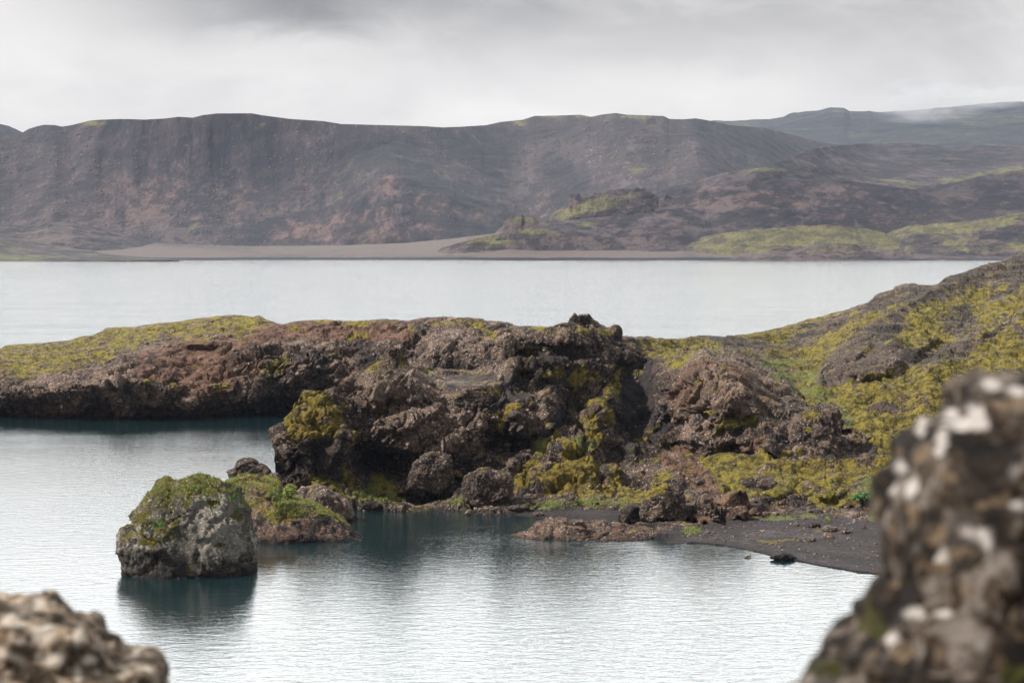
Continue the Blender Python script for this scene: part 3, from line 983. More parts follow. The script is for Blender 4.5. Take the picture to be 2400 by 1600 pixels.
BCbot_pts = [(626, 1014), (634, 1036), (642, 1075), (646, 1103), (652, 1150), (664, 1190), (700, 1196), (838, 1194), (951, 1197), (1100, 1204), (1206, 1206), (1270, 1213), (1376, 1223), (1423, 1230), (1480, 1240), (1520, 1262), (1551, 1272), (1631, 1270),
             (1695, 1276), (1759, 1287), (1823, 1304), (1887, 1315), (1950, 1327), (2014, 1338), (2078, 1343), (2250, 1348), (2500, 1350), (3100, 1345)]
BCbot = line(BCbot_pts)
bc = []
for x in [664, 700, 760, 838, 900, 951, 1020, 1100, 1206, 1270, 1376, 1423, 1480, 1551, 1631, 1695, 1759, 1823, 1887, 1950, 2014, 2078, 2250, 2500, 2800, 3100]:
    b = float(BCbot(x))
    bc.append((x, b, float(dwater(b)) - 0.6))
bc += [(626, 1010, 203), (645, 1100, 201), (650, 1050, 202), (655, 985, 204), (730, 1150, 199.5), (730, 1050, 200.5), (710, 960, 203), (725, 915, 207),
       (800, 1100, 201), (800, 1000, 203), (800, 900, 210), (900, 1150, 201), (900, 1080, 204), (900, 1000, 204), (920, 920, 206), (926, 836, 212),
       (1000, 1150, 200.5), (1000, 1000, 205), (1000, 930, 208), (1000, 862, 217), (1100, 1150, 201), (1100, 1050, 204.5), (1100, 960, 209), (1100, 905, 212), (1100, 868, 226),
       (1160, 900, 213), (1165, 780, 224), (1200, 850, 218), (1200, 765, 228), (1200, 1000, 209), (1200, 1120, 204), (1345, 740, 232), (1345, 800, 222), (1345, 860, 219), (1345, 960, 215), (1330, 1050, 209), (1340, 1130, 202), (1345, 1190, 196),
       (1250, 1080, 207), (1250, 1160, 200), (1440, 780, 234), (1440, 860, 224), (1400, 960, 215), (1430, 1050, 212), (1440, 1130, 204), (1440, 1200, 194),
       (1500, 800, 234), (1500, 860, 227), (1500, 930, 222), (1500, 1000, 217), (1500, 1060, 212), (1500, 1120, 207), (1500, 1180, 197),
       (1570, 790, 250), (1560, 850, 226), (1560, 910, 220), (1580, 970, 217), (1590, 1040, 212), (1600, 1100, 205), (1600, 1160, 195), (1560, 1230, 185), (1620, 1230, 184.5),
       (1650, 784, 270), (1650, 830, 233), (1650, 880, 221), (1650, 960, 215), (1680, 1030, 210), (1680, 1080, 205), (1700, 1140, 196), (1700, 1200, 187.5), (1700, 1240, 182),
       (1760, 784, 285), (1740, 830, 246), (1760, 880, 226), (1780, 950, 218), (1830, 1000, 213), (1800, 1060, 206), (1800, 1120, 198), (1800, 1180, 190.5), (1800, 1230, 183.5), (1800, 1270, 176),
       (1850, 770, 295), (1850, 830, 262), (1870, 900, 236), (1900, 960, 222), (1960, 1020, 212), (1930, 1090, 203), (1930, 1150, 196), (1930, 1205, 188), (1930, 1240, 182), (1930, 1290, 171),
       (1977, 728, 300), (1980, 800, 266), (2000, 880, 236), (2050, 950, 220), (2080, 1050, 207), (2080, 1150, 195), (2080, 1210, 186.5), (2080, 1250, 180), (2080, 1310, 167),
       (2126, 668, 305), (2110, 750, 272), (2150, 850, 240), (2200, 950, 220), (2200, 1100, 200), (2250, 650, 318), (2250, 750, 276), (2300, 850, 240), (2300, 1000, 212),
       (2400, 597, 335), (2400, 680, 295), (2400, 780, 258), (2400, 900, 228), (2400, 1100, 198), (2400, 1250, 178), (2700, 560, 340), (2700, 700, 290), (2700, 900, 230), (2700, 1200, 185),
       (3100, 545, 345), (3100, 900, 230), (3100, 1200, 186)]
bcf = tps(bc)


def d_bc(X, Y, t):
    d = bcf(X, Y)
    # plates, recesses and noses of the cliff (metres towards or away from the lake)
    back_ = [(905, 1090, 70, 38, 0, 3.0), (860, 1065, 40, 25, 20, 2.0), (1000, 1165, 60, 16, 0, 3.0), (1170, 1040, 60, 30, 10, 2.5), (1300, 830, 90, 22, 0, 1.6), (1485, 950, 45, 100, 14, 1.8), (1520, 1010, 55, 40, -30, 1.5),
             (1230, 900, 50, 25, 0, 1.2), (1445, 1075, 30, 30, 0, 1.5), (1730, 1055, 60, 16, 0, 2.0), (1600, 1050, 50, 15, 0, 2.0), (2185, 830, 45, 20, -35, 4), (1990, 1040, 45, 30, 10, 2.5), (1855, 1185, 60, 12, 0, 1.0), (1690, 1195, 60, 14, 0, 1.5), (2010, 1190, 50, 12, 0, 1.0)]
    fwd = [(730, 990, 90, 90, 0, 2.2), (960, 905, 130, 34, 8, 2.2), (1000, 1010, 110, 48, -10, 2.0), (1250, 975, 55, 50, 0, 2.4), (1200, 790, 60, 26, 0, 1.8), (1345, 785, 80, 26, 0, 1.6), (1400, 1000, 35, 70, 20, 1.8), (1350, 1100, 85, 60, 0, 1.2),
           (1230, 1095, 60, 40, -50, 1.4), (1650, 905, 110, 80, 0, 2.5), (1740, 960, 90, 45, 0, 1.6), (1660, 1020, 60, 38, 0, 2.4), (1790, 1030, 50, 32, 0, 1.8), (2040, 835, 80, 48, -10, 6.0), (2000, 800, 50, 35, -30, 3), (1640, 1185, 90, 26, 8, 2.2), (1740, 1180, 50, 26, 0, 1.6), (1540, 1120, 60, 26, 0, 1.4), (1820, 1140, 40, 22, 0, 1.2), (1935, 1140, 45, 26, 0, 1.5)]
    for cx, cy, rx, ry, a, k in back_:
        d = d + k * sstep(0.1, 0.9, el(X, Y, cx, cy, rx, ry, a))
    for cx, cy, rx, ry, a, k in fwd:
        d = d - k * sstep(0.15, 0.75, el(X, Y, cx, cy, rx, ry, a))
    # two rocky ribs climbing the right hill, nearer than the mossy hollows behind them
    for cr, k, L in (([(1880, 905), (1935, 850), (1990, 792), (2060, 745), (2120, 712), (2200, 668), (2300, 640)], 9, 60),
                     ([(2130, 868), (2190, 838), (2230, 802), (2290, 785), (2330, 765), (2400, 730), (2600, 680), (3000, 640)], 10, 70),
                     ([(1590, 835), (1650, 822), (1720, 826), (1790, 850), (1850, 895), (1900, 960)], 7, 80)):
        cx = np.array(cr, float)
        u = Y - np.interp(X, cx[:, 0], cx[:, 1])
        win = sstep(cx[0, 0] - 10, cx[0, 0] + 50, X) * sstep(cx[-1, 0] + 10, cx[-1, 0] - 60, X)
        d = d - k * sstep(-7, 5, u) * np.exp(-np.maximum(u, 0) / L) * win
    return d


PATCHES = [(893, 852, 45, 4, -28), (735, 945, 40, 32, 0), (730, 985, 70, 38, -10), (760, 1000, 40, 25, 0), (800, 1000, 14, 48, -32), (700, 1020, 30, 12, 0), (905, 949, 26, 6, -5), (1190, 962, 14, 22, 30), (1165, 985, 18, 16, 40), (1210, 950, 14, 12, 0),
               (1448, 885, 10, 28, 25), (1428, 920, 16, 22, 40), (1405, 945, 26, 14, 30), (1420, 975, 14, 24, 10), (1385, 1000, 18, 22, 0), (1395, 1030, 16, 24, 0), (1275, 1050, 12, 34, 50), (1245, 1095, 20, 44, 38), (1225, 1120, 24, 20, 30),
               (1355, 1075, 50, 34, 0), (1345, 1115, 62, 40, -12), (1310, 1150, 45, 20, 20), (1370, 1160, 24, 18, 0), (1500, 1035, 24, 10, -25), (1478, 1050, 20, 12, -30), (1420, 1150, 24, 22, 0), (1390, 1165, 22, 16, 0), (1440, 1130, 20, 30, 0),
               (1180, 1110, 30, 7, 10), (885, 1125, 18, 26, 0), (905, 1145, 30, 14, 20), (850, 1160, 30, 12, 0), (820, 1130, 14, 34, -20), (760, 1135, 40, 14, 20), (1350, 890, 22, 20, 0), (1385, 890, 12, 12, 0),
               (1590, 850, 32, 12, 0), (1560, 800, 60, 6, 5), (1640, 806, 60, 8, 10), (1380, 756, 20, 5, 10), (1370, 775, 18, 6, 15), (1415, 780, 20, 6, 30), (1240, 815, 16, 6, 0), (1270, 770, 30, 4, 0), (1660, 965, 20, 6, 0),
               (1740, 990, 40, 7, 0), (1700, 1000, 40, 6, 0), (1915, 975, 36, 16, 0), (1545, 1083, 18, 5, -10), (1550, 1135, 30, 18, -40), (1700, 1090, 60, 25, 0), (1160, 800, 12, 8, 0), (1290, 880, 20, 6, 0), (1480, 1165, 40, 14, 0), (1480, 1188, 40, 5, 0), (870, 935, 20, 4, 0), (1010, 862, 12, 3, 0), (1640, 900, 14, 8, -30), (1820, 1150, 40, 20, 0)]


def rocky_zone(px, py):
    rocky = np.maximum(pm(px, py, [(1905, 890), (1960, 820), (2000, 790), (2060, 745), (2130, 715), (2110, 770), (2090, 800), (2160, 830), (2230, 800), (2290, 780), (2270, 830), (2190, 860), (2100, 850), (2040, 880), (1980, 890), (1930, 905)], 22),
                       pm(px, py, [(2030, 715), (2060, 680), (2130, 655), (2200, 655), (2400, 580), (3100, 500), (3100, 600), (2500, 670), (2380, 668), (2280, 668), (2230, 700), (2150, 712), (2100, 712), (2050, 735), (2000, 745)], 24))
    rocky = np.maximum(rocky, many(px, py, [(1890, 790, 60, 16, -25), (1950, 760, 45, 14, -25), (1700, 800, 60, 10, 5), (1740, 805, 70, 14, 10), (2080, 780, 40, 16, -50), (2250, 745, 25, 30, 30), (2070, 955, 50, 10, 5), (1830, 1180, 60, 14, 10), (1780, 1130, 35, 15, 0), (2030, 1060, 30, 30, 0), (2050, 1175, 50, 12, 0), (2350, 690, 40, 8, -20), (2300, 800, 50, 6, -30), (1990, 885, 60, 12, 0)]))
    return rocky


def disp_bc(P, fc, px, py, N):
    face = sstep(0.10, 0.5, fc)
    cush = sstep(0.35, 0.75, many(px, py, PATCHES) + 0.25 * fbm(P, 0.7, 3, seed=166))
    beach = np.maximum(pm(px, py, [(1560, 1262), (1640, 1240), (1760, 1215), (1900, 1205), (2100, 1215), (3100, 1210), (3100, 1400), (1560, 1400)], 26), pm(px, py, [(1200, 1198), (1450, 1192), (1480, 1260), (1200, 1230)], 12))
    sandy = np.maximum(many(px, py, [(1490, 930, 45, 100, 5), (1225, 1165, 20, 60, 40), (1090, 895, 90, 18, 0), (870, 1090, 40, 30, 0), (1370, 1160, 15, 40, 20)]), beach)
    moss = pm(px, py, MOSSPOLY, 60) * (1 - 0.8 * rocky_zone(px, py))
    d = crag(P, 57, 1.35, 1.35, 1.5) * (0.25 + 0.75 * face)
    hill = 1.9 * (0.55 * fbm(P, 0.35, 3, 0.55, seed=160) + 0.22 * fbm(P, 1.1, 3, 0.6, seed=161))
    a, b, c = worley(P + 0.4 * np.stack([fbm(P, 0.8, 2, seed=5), fbm(P, 0.8, 2, seed=6), fbm(P, 0.8, 2, seed=8)], 1), 0.55, 77)
    hill = hill - 0.55 * a + 0.3
    d = d * (1 - moss * 0.72) + hill * moss * 0.9
    d = d * (1 - 0.45 * cush) + cush * (0.24 + 0.3 * hill)
    d = d * (1 - 0.72 * sstep(0.2, 0.9, sandy))
    d = d + beach * 0.10 * fbm(P, 0.8, 3, seed=163)
    edge = sstep(0, 12, py - BCtop(px))
    low = 1 - 0.6 * beach
    return d * (0.35 + 0.65 * edge) * low * sstep(622, 668, px)


MOSSPOLY = [(1480, 785), (1700, 780), (1850, 755), (1980, 715), (2200, 640), (2400, 590), (3100, 500), (3100, 1200), (2080, 1195), (1950, 1190), (1860, 1185), (1800, 1150), (1740, 1175), (1680, 1150), (1650, 1110), (1720, 1080), (1830, 1062), (1860, 1080), (1960, 1080),
            (2000, 1060), (1990, 990), (1960, 955), (1900, 960), (1870, 930), (1850, 880), (1790, 850), (1720, 830), (1600, 850), (1540, 850), (1500, 820)]


def m_bc(P, px, py, N, fc, dd):
    n = fbm(P, 0.22, 5, 0.6, seed=171)
    n2 = fbm(P * [1, 1, 1.8], 0.7, 4, 0.6, seed=172)
    n3 = fbm(P, 0.09, 3, seed=173)
    up = sstep(0.3, 0.85, N[:, 2])
    hillm = pm(px, py, MOSSPOLY, 26)
    pmx = many(px, py, PATCHES)
    rocky = rocky_zone(px, py)
    moss = (0.95 - 0.36 * sstep(0.02, 0.30, fbm(P, 0.11, 4, 0.6, seed=177))) * hillm + 0.55 * n2 + 0.25 * n - 0.95 * rocky * (0.75 + 0.6 * n2)
    moss = np.maximum(moss, 1.25 * pmx + 0.35 * n2 + 0.1 * n)
    moss = np.maximum(moss, 0.34 * up + 0.5 * n2 + 0.4 * n)
    beach = pm(px, py, [(1540, 1258), (1620, 1236), (1720, 1218), (1860, 1208), (2000, 1210), (3100, 1205), (3100, 1400), (1540, 1400)], 14)
    beach = np.maximum(beach, pm(px, py, [(1200, 1196), (1450, 1190), (1490, 1262), (1200, 1230)], 8))
    moss = moss * (1 - beach)
    sand = np.maximum(beach * 1.1, 0.85 * many(px, py, [(1492, 930, 40, 110, 8), (1475, 1055, 45, 26, 0), (1530, 985, 40, 22, 40), (1200, 930, 34, 60, 35), (1300, 1000, 24, 50, 30), (1225, 1165, 16, 55, 42), (1110, 886, 60, 8, 0), (860, 1090, 25, 30, 0), (1366, 1165, 10, 35, 25), (1540, 990, 30, 60, 40), (1470, 1070, 30, 22, 0), (1180, 930, 30, 60, 40), (1060, 905, 20, 5, 0)]))  # beach and scree sand; gully patches also paint in its shade
    brown = pm(px, py, [(1535, 860), (1600, 840), (1700, 825), (1790, 850), (1860, 900), (1890, 970), (1860, 1000), (1700, 1000), (1620, 970), (1560, 930)], 25)
    soil = 0.30 * brown + 0.12 + 0.45 * n3 + 0.3 * n
    soil = np.maximum(soil, 0.85 * many(px, py, [(1620, 1110, 90, 16, 25), (1650, 1140, 70, 14, 25), (1700, 1180, 60, 8, 10), (1760, 1050, 60, 14, -10), (1600, 1060, 40, 14, 0), (1700, 1205, 90, 8, 0), (1790, 1195, 60, 9, 0), (2060, 1190, 40, 12, 0), (1640, 1090, 40, 20, 0)]) + 0.2 * n)
    pale = 0.12 + 0.35 * n + 0.20 * brown + 0.6 * many(px, py, [(845, 884, 75, 9, -28), (1000, 868, 50, 6, 5), (900, 905, 110, 22, -14), (1000, 910, 60, 30, 0), (1040, 930, 40, 20, 0), (1000, 1000, 80, 45, 0), (1060, 1000, 40, 60, 0), (1245, 970, 40, 30, 0), (1180, 890, 30, 40, 0), (660, 1035, 20, 40, 0), (1560, 960, 20, 30, 0), (1610, 1105, 30, 12, 0), (1700, 880, 110, 50, 0), (1650, 1010, 50, 25, 0), (1000, 870, 60, 10, 10), (1950, 880, 60, 20, 0), (1530, 1110, 60, 14, 0), (2040, 830, 70, 30, 0), (1815, 1135, 20, 8, 0), (2000, 1210, 30, 10, 0)])  # pale rock; the ridge's lit edge is painted in as well
    dark = 0.9 * many(px, py, [(1310, 850, 130, 34, 0), (1480, 870, 60, 60, 0), (1340, 930, 50, 50, 0), (1080, 1130, 30, 40, 0), (900, 1075, 60, 30, 10), (1180, 1030, 60, 28, 0), (1500, 960, 50, 80, 10), (720, 1080, 60, 60, 0), (1000, 1165, 60, 12, 0), (1540, 1010, 40, 30, -30), (1330, 1090, 10, 10, 0), (1000, 960, 20, 10, 0), (1570, 1195, 60, 20, 0), (1710, 1200, 60, 14, 0)]) + 0.65 * hillm * rocky + 0.25 * sstep(0.1, -0.5, n3)  # shade under overhangs and in recesses put into colour, plus dark crags
    pale = np.maximum(pale, beach * many(px, py, [(1800, 1285, 140, 8, 14), (1960, 1318, 140, 8, 12), (1990, 1290, 120, 10, 5), (1930, 1250, 60, 16, 0), (1720, 1262, 80, 8, 4), (1650, 1262, 60, 5, 0), (2060, 1270, 60, 10, 0), (1800, 1250, 60, 8, 0)]) * (0.75 + n2)) * (1 - beach * 0.0)
    orange = 0.45 * many(px, py, [(745, 990, 75, 50, 0), (1180, 965, 45, 35, 0), (1340, 1105, 70, 60, 0), (1240, 1100, 30, 50, 30), (1420, 1150, 40, 40, 0)]) + 0.25 * sstep(-0.1, 0.4, n3)
    grass = many(px, py, [(2030, 1145, 40, 24, 0), (1618, 1246, 22, 8, -10), (1935, 945, 22, 8, 0), (1980, 985, 22, 22, 30), (1900, 920, 60, 14, 15), (1820, 850, 60, 14, -5), (1860, 880, 70, 12, 0), (860, 1150, 30, 14, 0), (1080, 1178, 26, 8, 0), (1365, 1040, 40, 10, 0), (1260, 1050, 14, 20, 40), (1290, 1186, 40, 8, 0), (1460, 1185, 40, 7, 0), (2050, 1212, 20, 8, 0), (1830, 1215, 50, 6, -3), (1900, 1208, 20, 6, 0), (910, 1165, 40, 8, 0), (1390, 1178, 60, 8, 0)]) * 0.95
    grass = np.where(grass > 0.02, grass + 0.3 * n2, 0)
    straw = many(px, py, [(1800, 1270, 40, 6, 0), (1880, 1262, 50, 6, 0), (1930, 1245, 30, 6, 10)])
    soil = np.maximum(soil * (1 - beach), 0)
    wet = sstep(0.35, 0.0, P[:, 2]) * 0.8
    return pack(len(P), moss=np.clip(np.maximum(moss, straw * 0.7), 0, 1), soil=np.clip(soil, 0, 1), sand=np.clip(sand, 0, 1.2), grass=np.clip(grass, 0, 1), pale=np.clip(pale, 0, 1), dark=np.clip(dark, 0, 1), orange=np.clip(orange, 0, 1), wet=wet)


cliff = sheet('cliff_and_hillside', 626, 3100, 1700, BCtop, BCbot, 400, d_bc, disp_bc, m_bc, M_land, back=((3, -0.8), (12, -5), (34, None)), hang=True)
tag(cliff, 'brown lava cliff with moss streaks joining a mossy hillside and black beach', kind='structure')

# ------------------------------------------------------------------ boulders
def rock_disp(seed, big=0.5, med=0.35, sml=0.12, f=1.0):
    def g(P, N):
        Q = P * f
        Q = Q + 0.25 * np.stack([fbm(Q, 0.9, 2, seed=seed + k) for k in range(3)], 1)
        f1, e1 = facets(Q, 0.36, seed + 1, 0.9, 0.4)
        f2, e2 = facets(Q, 0.95, seed + 2, 0.9, 0.6)
        f3, e3 = facets(Q, 2.4, seed + 5, 0.9, 0.6)
        d = big * (1.1 * f1 - 0.25 * sstep(0.10, 0, e1)) + med * (0.75 * f2 - 0.25 * sstep(0.12, 0, e2)) + sml * (0.7 * f3 - 0.3 * sstep(0.12, 0, e3))
        return (d + sml * 0.7 * fbm(Q, 2.2, 4, 0.65, seed=seed + 4, ridged=True)) / f
    return g


def simple_mask(moss=0.0, pale=0.2, dark=0.0, soil=0.0, top=0.6, wetz=0.4, grass=0.0, orange=0.0, sd=0, sand=0.0):
    def g(P, px, py, N, front, dd):
        n = fbm(P, 0.9, 4, 0.6, seed=200 + sd)
        up = sstep(0.45, 0.9, N[:, 2])
        return pack(len(P), moss=np.clip(moss + top * up + 0.4 * n, 0, 1), pale=np.clip(pale + 0.3 * n, 0, 1), dark=dark, soil=soil + 0.2 * n, wet=sstep(wetz, wetz * 0.3, P[:, 2]) if wetz else 0,
                    grass=np.clip(grass * up + 0.3 * n * (grass > 0), 0, 1), orange=orange, sand=sand)
    return g


def m_big(P, px, py, N, front, dd):
    n = fbm(P, 0.8, 5, 0.6, seed=181)
    n2 = fbm(P, 0.3, 3, seed=182)
    up = sstep(0.35, 0.8, N[:, 2])
    lowd = sstep(1275, 1312, py + 24 * n2 + np.where(px > 470, -14, 8))
    leftm = pm(px, py, [(280, 1300), (280, 1200), (340, 1120), (460, 1100), (560, 1140), (575, 1170), (520, 1160), (470, 1165), (440, 1210), (430, 1250), (350, 1285)], 40)
    moss = (0.55 * leftm * front + 0.6 * up + 0.45 * n) * (1 - 0.8 * lowd)
    moss = np.maximum(moss, 0.8 * front * many(px, py, [(500, 1180, 20, 14, 20), (520, 1275, 25, 6, -10), (345, 1265, 50, 14, 0), (555, 1205, 18, 12, 0), (447, 1335, 6, 18, 0)]) + 0.3 * n)
    pale = 0.18 + 0.75 * front * many(px, py, [(500, 1220, 55, 60, 0), (480, 1300, 40, 22, 0), (540, 1270, 30, 40, 0), (390, 1282, 20, 10, 0)]) + 0.3 * n
    grass = np.clip(1.1 * sstep(0.5, 0.9, N[:, 2]) * sstep(1190, 1150, py) * (0.55 + n) + 0.9 * front * many(px, py, [(370, 1225, 20, 14, 0), (545, 1165, 14, 10, 0), (560, 1195, 10, 10, 0)]), 0, 1) * 0.8
    return pack(len(P), moss=np.clip(moss, 0, 1), pale=np.clip(pale, 0, 1) * (1 - lowd), dark=lowd * 0.85, grass=grass, wet=sstep(0.55, 0.15, P[:, 2]), orange=0.35 * sstep(0, .5, n2 + .2))


boulder('sea_stack', [(292, 1345), (289, 1309), (281, 1284), (292, 1243), (332, 1226), (302, 1203), (328, 1182), (343, 1162), (360, 1144), (376, 1130), (408, 1136), (456, 1120), (486, 1125), (523, 1138), (550, 1150), (562, 1176), (576, 1200), (584, 1240),
                      (593, 1285), (590, 1312), (596, 1336), (592, 1365), (570, 1420), (450, 1430), (330, 1420), (296, 1380)], 163, 4.6, rock_disp(301, 0.42, 0.30, 0.20), m_big, M_boulder, sub=7, centre=(445, 1270), flat=0.6,
        label='largest boulder standing alone in the water, mossy left side and pale grey right side', lean=0.12, cuts=0)


def m_knoll(P, px, py, N, front, dd):
    n = fbm(P, 0.6, 4, 0.6, seed=191)
    line_ = np.interp(px, [500, 560, 600, 640, 680, 720, 760, 800, 860], [1190, 1190, 1200, 1225, 1228, 1205, 1215, 1225, 1262])
    topm = sstep(12, -12, py - line_ + 16 * n)
    up = sstep(0.2, 0.6, N[:, 2])
    moss = (0.85 * topm + 0.3 * n) * np.maximum(up, 0.55)
    grass = np.clip(0.9 * topm * np.maximum(many(px, py, [(560, 1140, 60, 20, 0), (640, 1165, 60, 18, 15), (700, 1180, 70, 14, 20), (760, 1205, 40, 14, 35), (590, 1170, 30, 12, 0)]), 0.25) * (0.8 + 0.8 * n), 0, 1)
    orange = 0.6 * sstep(0.0, 0.4, fbm(P, 0.5, 3, seed=193) + 0.1)
    return pack(len(P), moss=np.clip(moss, 0, 1), grass=grass, orange=orange, dark=0.35 * (1 - topm), pale=0.05 + 0.5 * front * many(px, py, [(700, 1212, 40, 8, 0), (580, 1205, 20, 8, 0)]), soil=0.42 * (1 - topm), wet=sstep(0.6, 0.15, P[:, 2]))


boulder('islet', [(500, 1170), (515, 1145), (535, 1128), (587, 1121), (617, 1121), (640, 1130), (658, 1151), (706, 1168), (751, 1184), (780, 1202), (810, 1220), (838, 1246), (885, 1268), (860, 1292), (780, 1310), (617, 1312), (520, 1300), (490, 1230)], 181, 5.5,
        rock_disp(311, 0.35, 0.12, 0.10, 0.8), m_knoll, M_land, sub=7, centre=(655, 1225), flat=0.62, label='low islet behind the largest boulder, green grass and moss on its back', cat='islet', lean=0.5)
boulder('rock', [(524, 1104), (540, 1094), (557, 1086), (578, 1078), (605, 1089), (632, 1104), (628, 1125), (600, 1150), (540, 1150), (532, 1125)], 203, 1.9, rock_disp(321, 0.4, 0.25, 0.1), simple_mask(0, 0.3, 0.3, top=0.1, sd=1), M_land, sub=6,
        label='dark bare rock jutting from the water at the tip of the cliff', cat='rock', lean=0.1)
boulder('rock', [(626, 1125), (636, 1107), (650, 1105), (664, 1120), (668, 1170), (640, 1175), (622, 1150)], 200, 1.2, rock_disp(325, 0.3, 0.2, 0.1), simple_mask(0, 0.3, 0.4, top=0.1, sd=2), M_land, sub=5,
        label='narrow dark rock wedged between islet and cliff foot', cat='rock')
boulder('boulder', [(692, 1165), (700, 1150), (718, 1137), (740, 1134), (764, 1136), (783, 1154), (805, 1168), (818, 1185), (825, 1212), (780, 1235), (710, 1230), (690, 1195)], 190, 2.2, rock_disp(331, 0.4, 0.25, 0.12), simple_mask(0, 0.55, 0.05, top=0.3, sd=3), M_land, sub=6,
        label='speckled grey boulder behind the islet beside the green bush')
boulder('boulder', [(957, 1116), (966, 1092), (985, 1078), (1008, 1064), (1034, 1068), (1060, 1066), (1068, 1110), (1058, 1146), (1010, 1150), (960, 1138)], 200.5, 1.5, rock_disp(346, 0.3, 0.3, 0.16), simple_mask(0, 0.3, 0.1, top=0.25, sd=4), M_land, sub=6,
        label='angular brown boulder under the cliff with a moss tuft on top')
boulder('boulder', [(1078, 1150), (1088, 1122), (1115, 1104), (1160, 1101), (1195, 1108), (1206, 1140), (1196, 1175), (1150, 1190), (1100, 1186), (1082, 1172)], 197, 2.2, rock_disp(357, 0.3, 0.35, 0.18), simple_mask(0.0, 0.25, 0.3, top=0.45, sd=5), M_land, sub=6,
        label='round boulder at the foot of the cliff with a moss cap and pale lichen')
boulder('boulder', [(1506, 1185), (1512, 1160), (1530, 1140), (1560, 1128), (1590, 1140), (1604, 1165), (1612, 1200), (1590, 1232), (1540, 1236), (1512, 1222)], 187, 1.9, rock_disp(361, 0.4, 0.3, 0.14), 
        lambda P, px, py, N, fr, dd: pack(len(P), moss=np.clip(0.8 * many(px, py, [(1545, 1145, 30, 16, -35), (1520, 1160, 14, 10, -30)]) + 0.3 * sstep(.5, .9, N[:, 2]), 0, 1), pale=np.clip(0.25 + 0.9 * many(px, py, [(1535, 1195, 14, 24, 0)]), 0, 1), dark=0.3 * sstep(1190, 1225, py), soil=0.35 * sstep(1550, 1600, px)), M_land, sub=6,
        label='mossy boulder with a white lichen patch beside the black beach')
boulder('boulder', [(1455, 1205), (1475, 1185), (1500, 1188), (1512, 1205), (1508, 1238), (1480, 1244), (1456, 1230)], 188, 1.3, rock_disp(365, 0.3, 0.2, 0.1), simple_mask(0, 0.1, 0.7, top=0.1, sd=8), M_land, sub=5, label='small dark boulder touching the left side of the mossy one by the beach')


# rock shelf running into the cove
def m_shelf(P, px, py, N, front, dd):
    n = fbm(P, 0.9, 4, 0.6, seed=221)
    return pack(len(P), moss=np.clip(0.5 * many(px, py, [(1487, 1245, 8, 10, 0)]) + 0.1 * n, 0, 1), soil=0.42 + 0.3 * n, pale=0.3 + 0.3 * n, wet=sstep(0.22, 0.03, P[:, 2]) * 0.7)


boulder('rock_shelf', [(1190, 1266), (1240, 1241), (1265, 1228), (1291, 1220), (1330, 1222), (1358, 1226), (1372, 1237), (1398, 1235), (1440, 1238), (1483, 1238), (1540, 1243), (1575, 1252), (1580, 1285), (1500, 1305), (1340, 1310), (1240, 1300)], 180, 4.0,
        rock_disp(371, 0.35, 0.3, 0.16), m_shelf, M_land, sub=7, centre=(1385, 1266), flat=0.7, label='long flat brown rock shelf running out from the beach into the cove', cat='rock shelf', lean=0.9)
boulder('outcrop', [(1836, 1085), (1838, 1040), (1850, 1000), (1872, 975), (1900, 958), (1940, 955), (1962, 968), (1975, 1000), (1976, 1040), (1960, 1076), (1900, 1098)], 209, 3.2, rock_disp(381, 0.7, 0.5, 0.2),
        lambda P, px, py, N, fr, dd: pack(len(P), moss=np.clip(0.85 * many(px, py, [(1905, 980, 30, 16, 10), (1895, 1005, 20, 8, 0)]) + 0.3 * fbm(P, 0.9, 3, seed=9), 0, 1), pale=0.3 + 0.3 * fbm(P, 0.6, 3, seed=10), dark=0.25, orange=0.3), M_land, sub=6,
        label='craggy rock outcrop with a moss cap rising from the moss above the beach', cat='outcrop', centre=(1905, 1030))
boulder('slab', [(1160, 850), (1161, 810), (1170, 785), (1185, 777), (1199, 784), (1201, 815), (1194, 848), (1178, 858)], 220, 0.9, rock_disp(391, 0.2, 0.15, 0.08), simple_mask(0, 0.75, 0, top=0.1, wetz=0, sd=11), M_land, sub=5,
        label='pale upright rock slab at the top of the cliff', cat='slab')
boulder('boulder', [(1330, 765), (1336, 748), (1346, 733), (1354, 740), (1366, 738), (1382, 742), (1392, 760), (1375, 778), (1345, 778)], 230, 1.0, rock_disp(395, 0.25, 0.3, 0.2, 1.6), simple_mask(0, 0.2, 0.5, top=0.2, wetz=0, sd=12), M_land, sub=5,
        label='jagged dark pinnacle on the highest point of the cliff', cat='pinnacle')
boulder('boulder', [(1432, 786), (1434, 768), (1444, 762), (1454, 770), (1460, 786), (1450, 798), (1438, 796)], 232, 0.9, rock_disp(396, 0.2, 0.2, 0.12, 1.6), simple_mask(0, 0.3, 0.3, top=0.3, wetz=0, sd=13), M_land, sub=5,
        label='small knob of rock right of the pinnacle on the clifftop', cat='rock')
boulder('rock', [(2312, 885), (2316, 870), (2322, 856), (2334, 852), (2342, 862), (2344, 876), (2356, 884), (2352, 900), (2325, 902)], 236, 1.0, rock_disp(397, 0.25, 0.2, 0.14, 1.6), simple_mask(0, 0.5, 0.2, top=0.3, wetz=0, sd=14), M_land, sub=5,
        label='lone knobbly rock on the mossy hill above the near right crag', cat='rock')

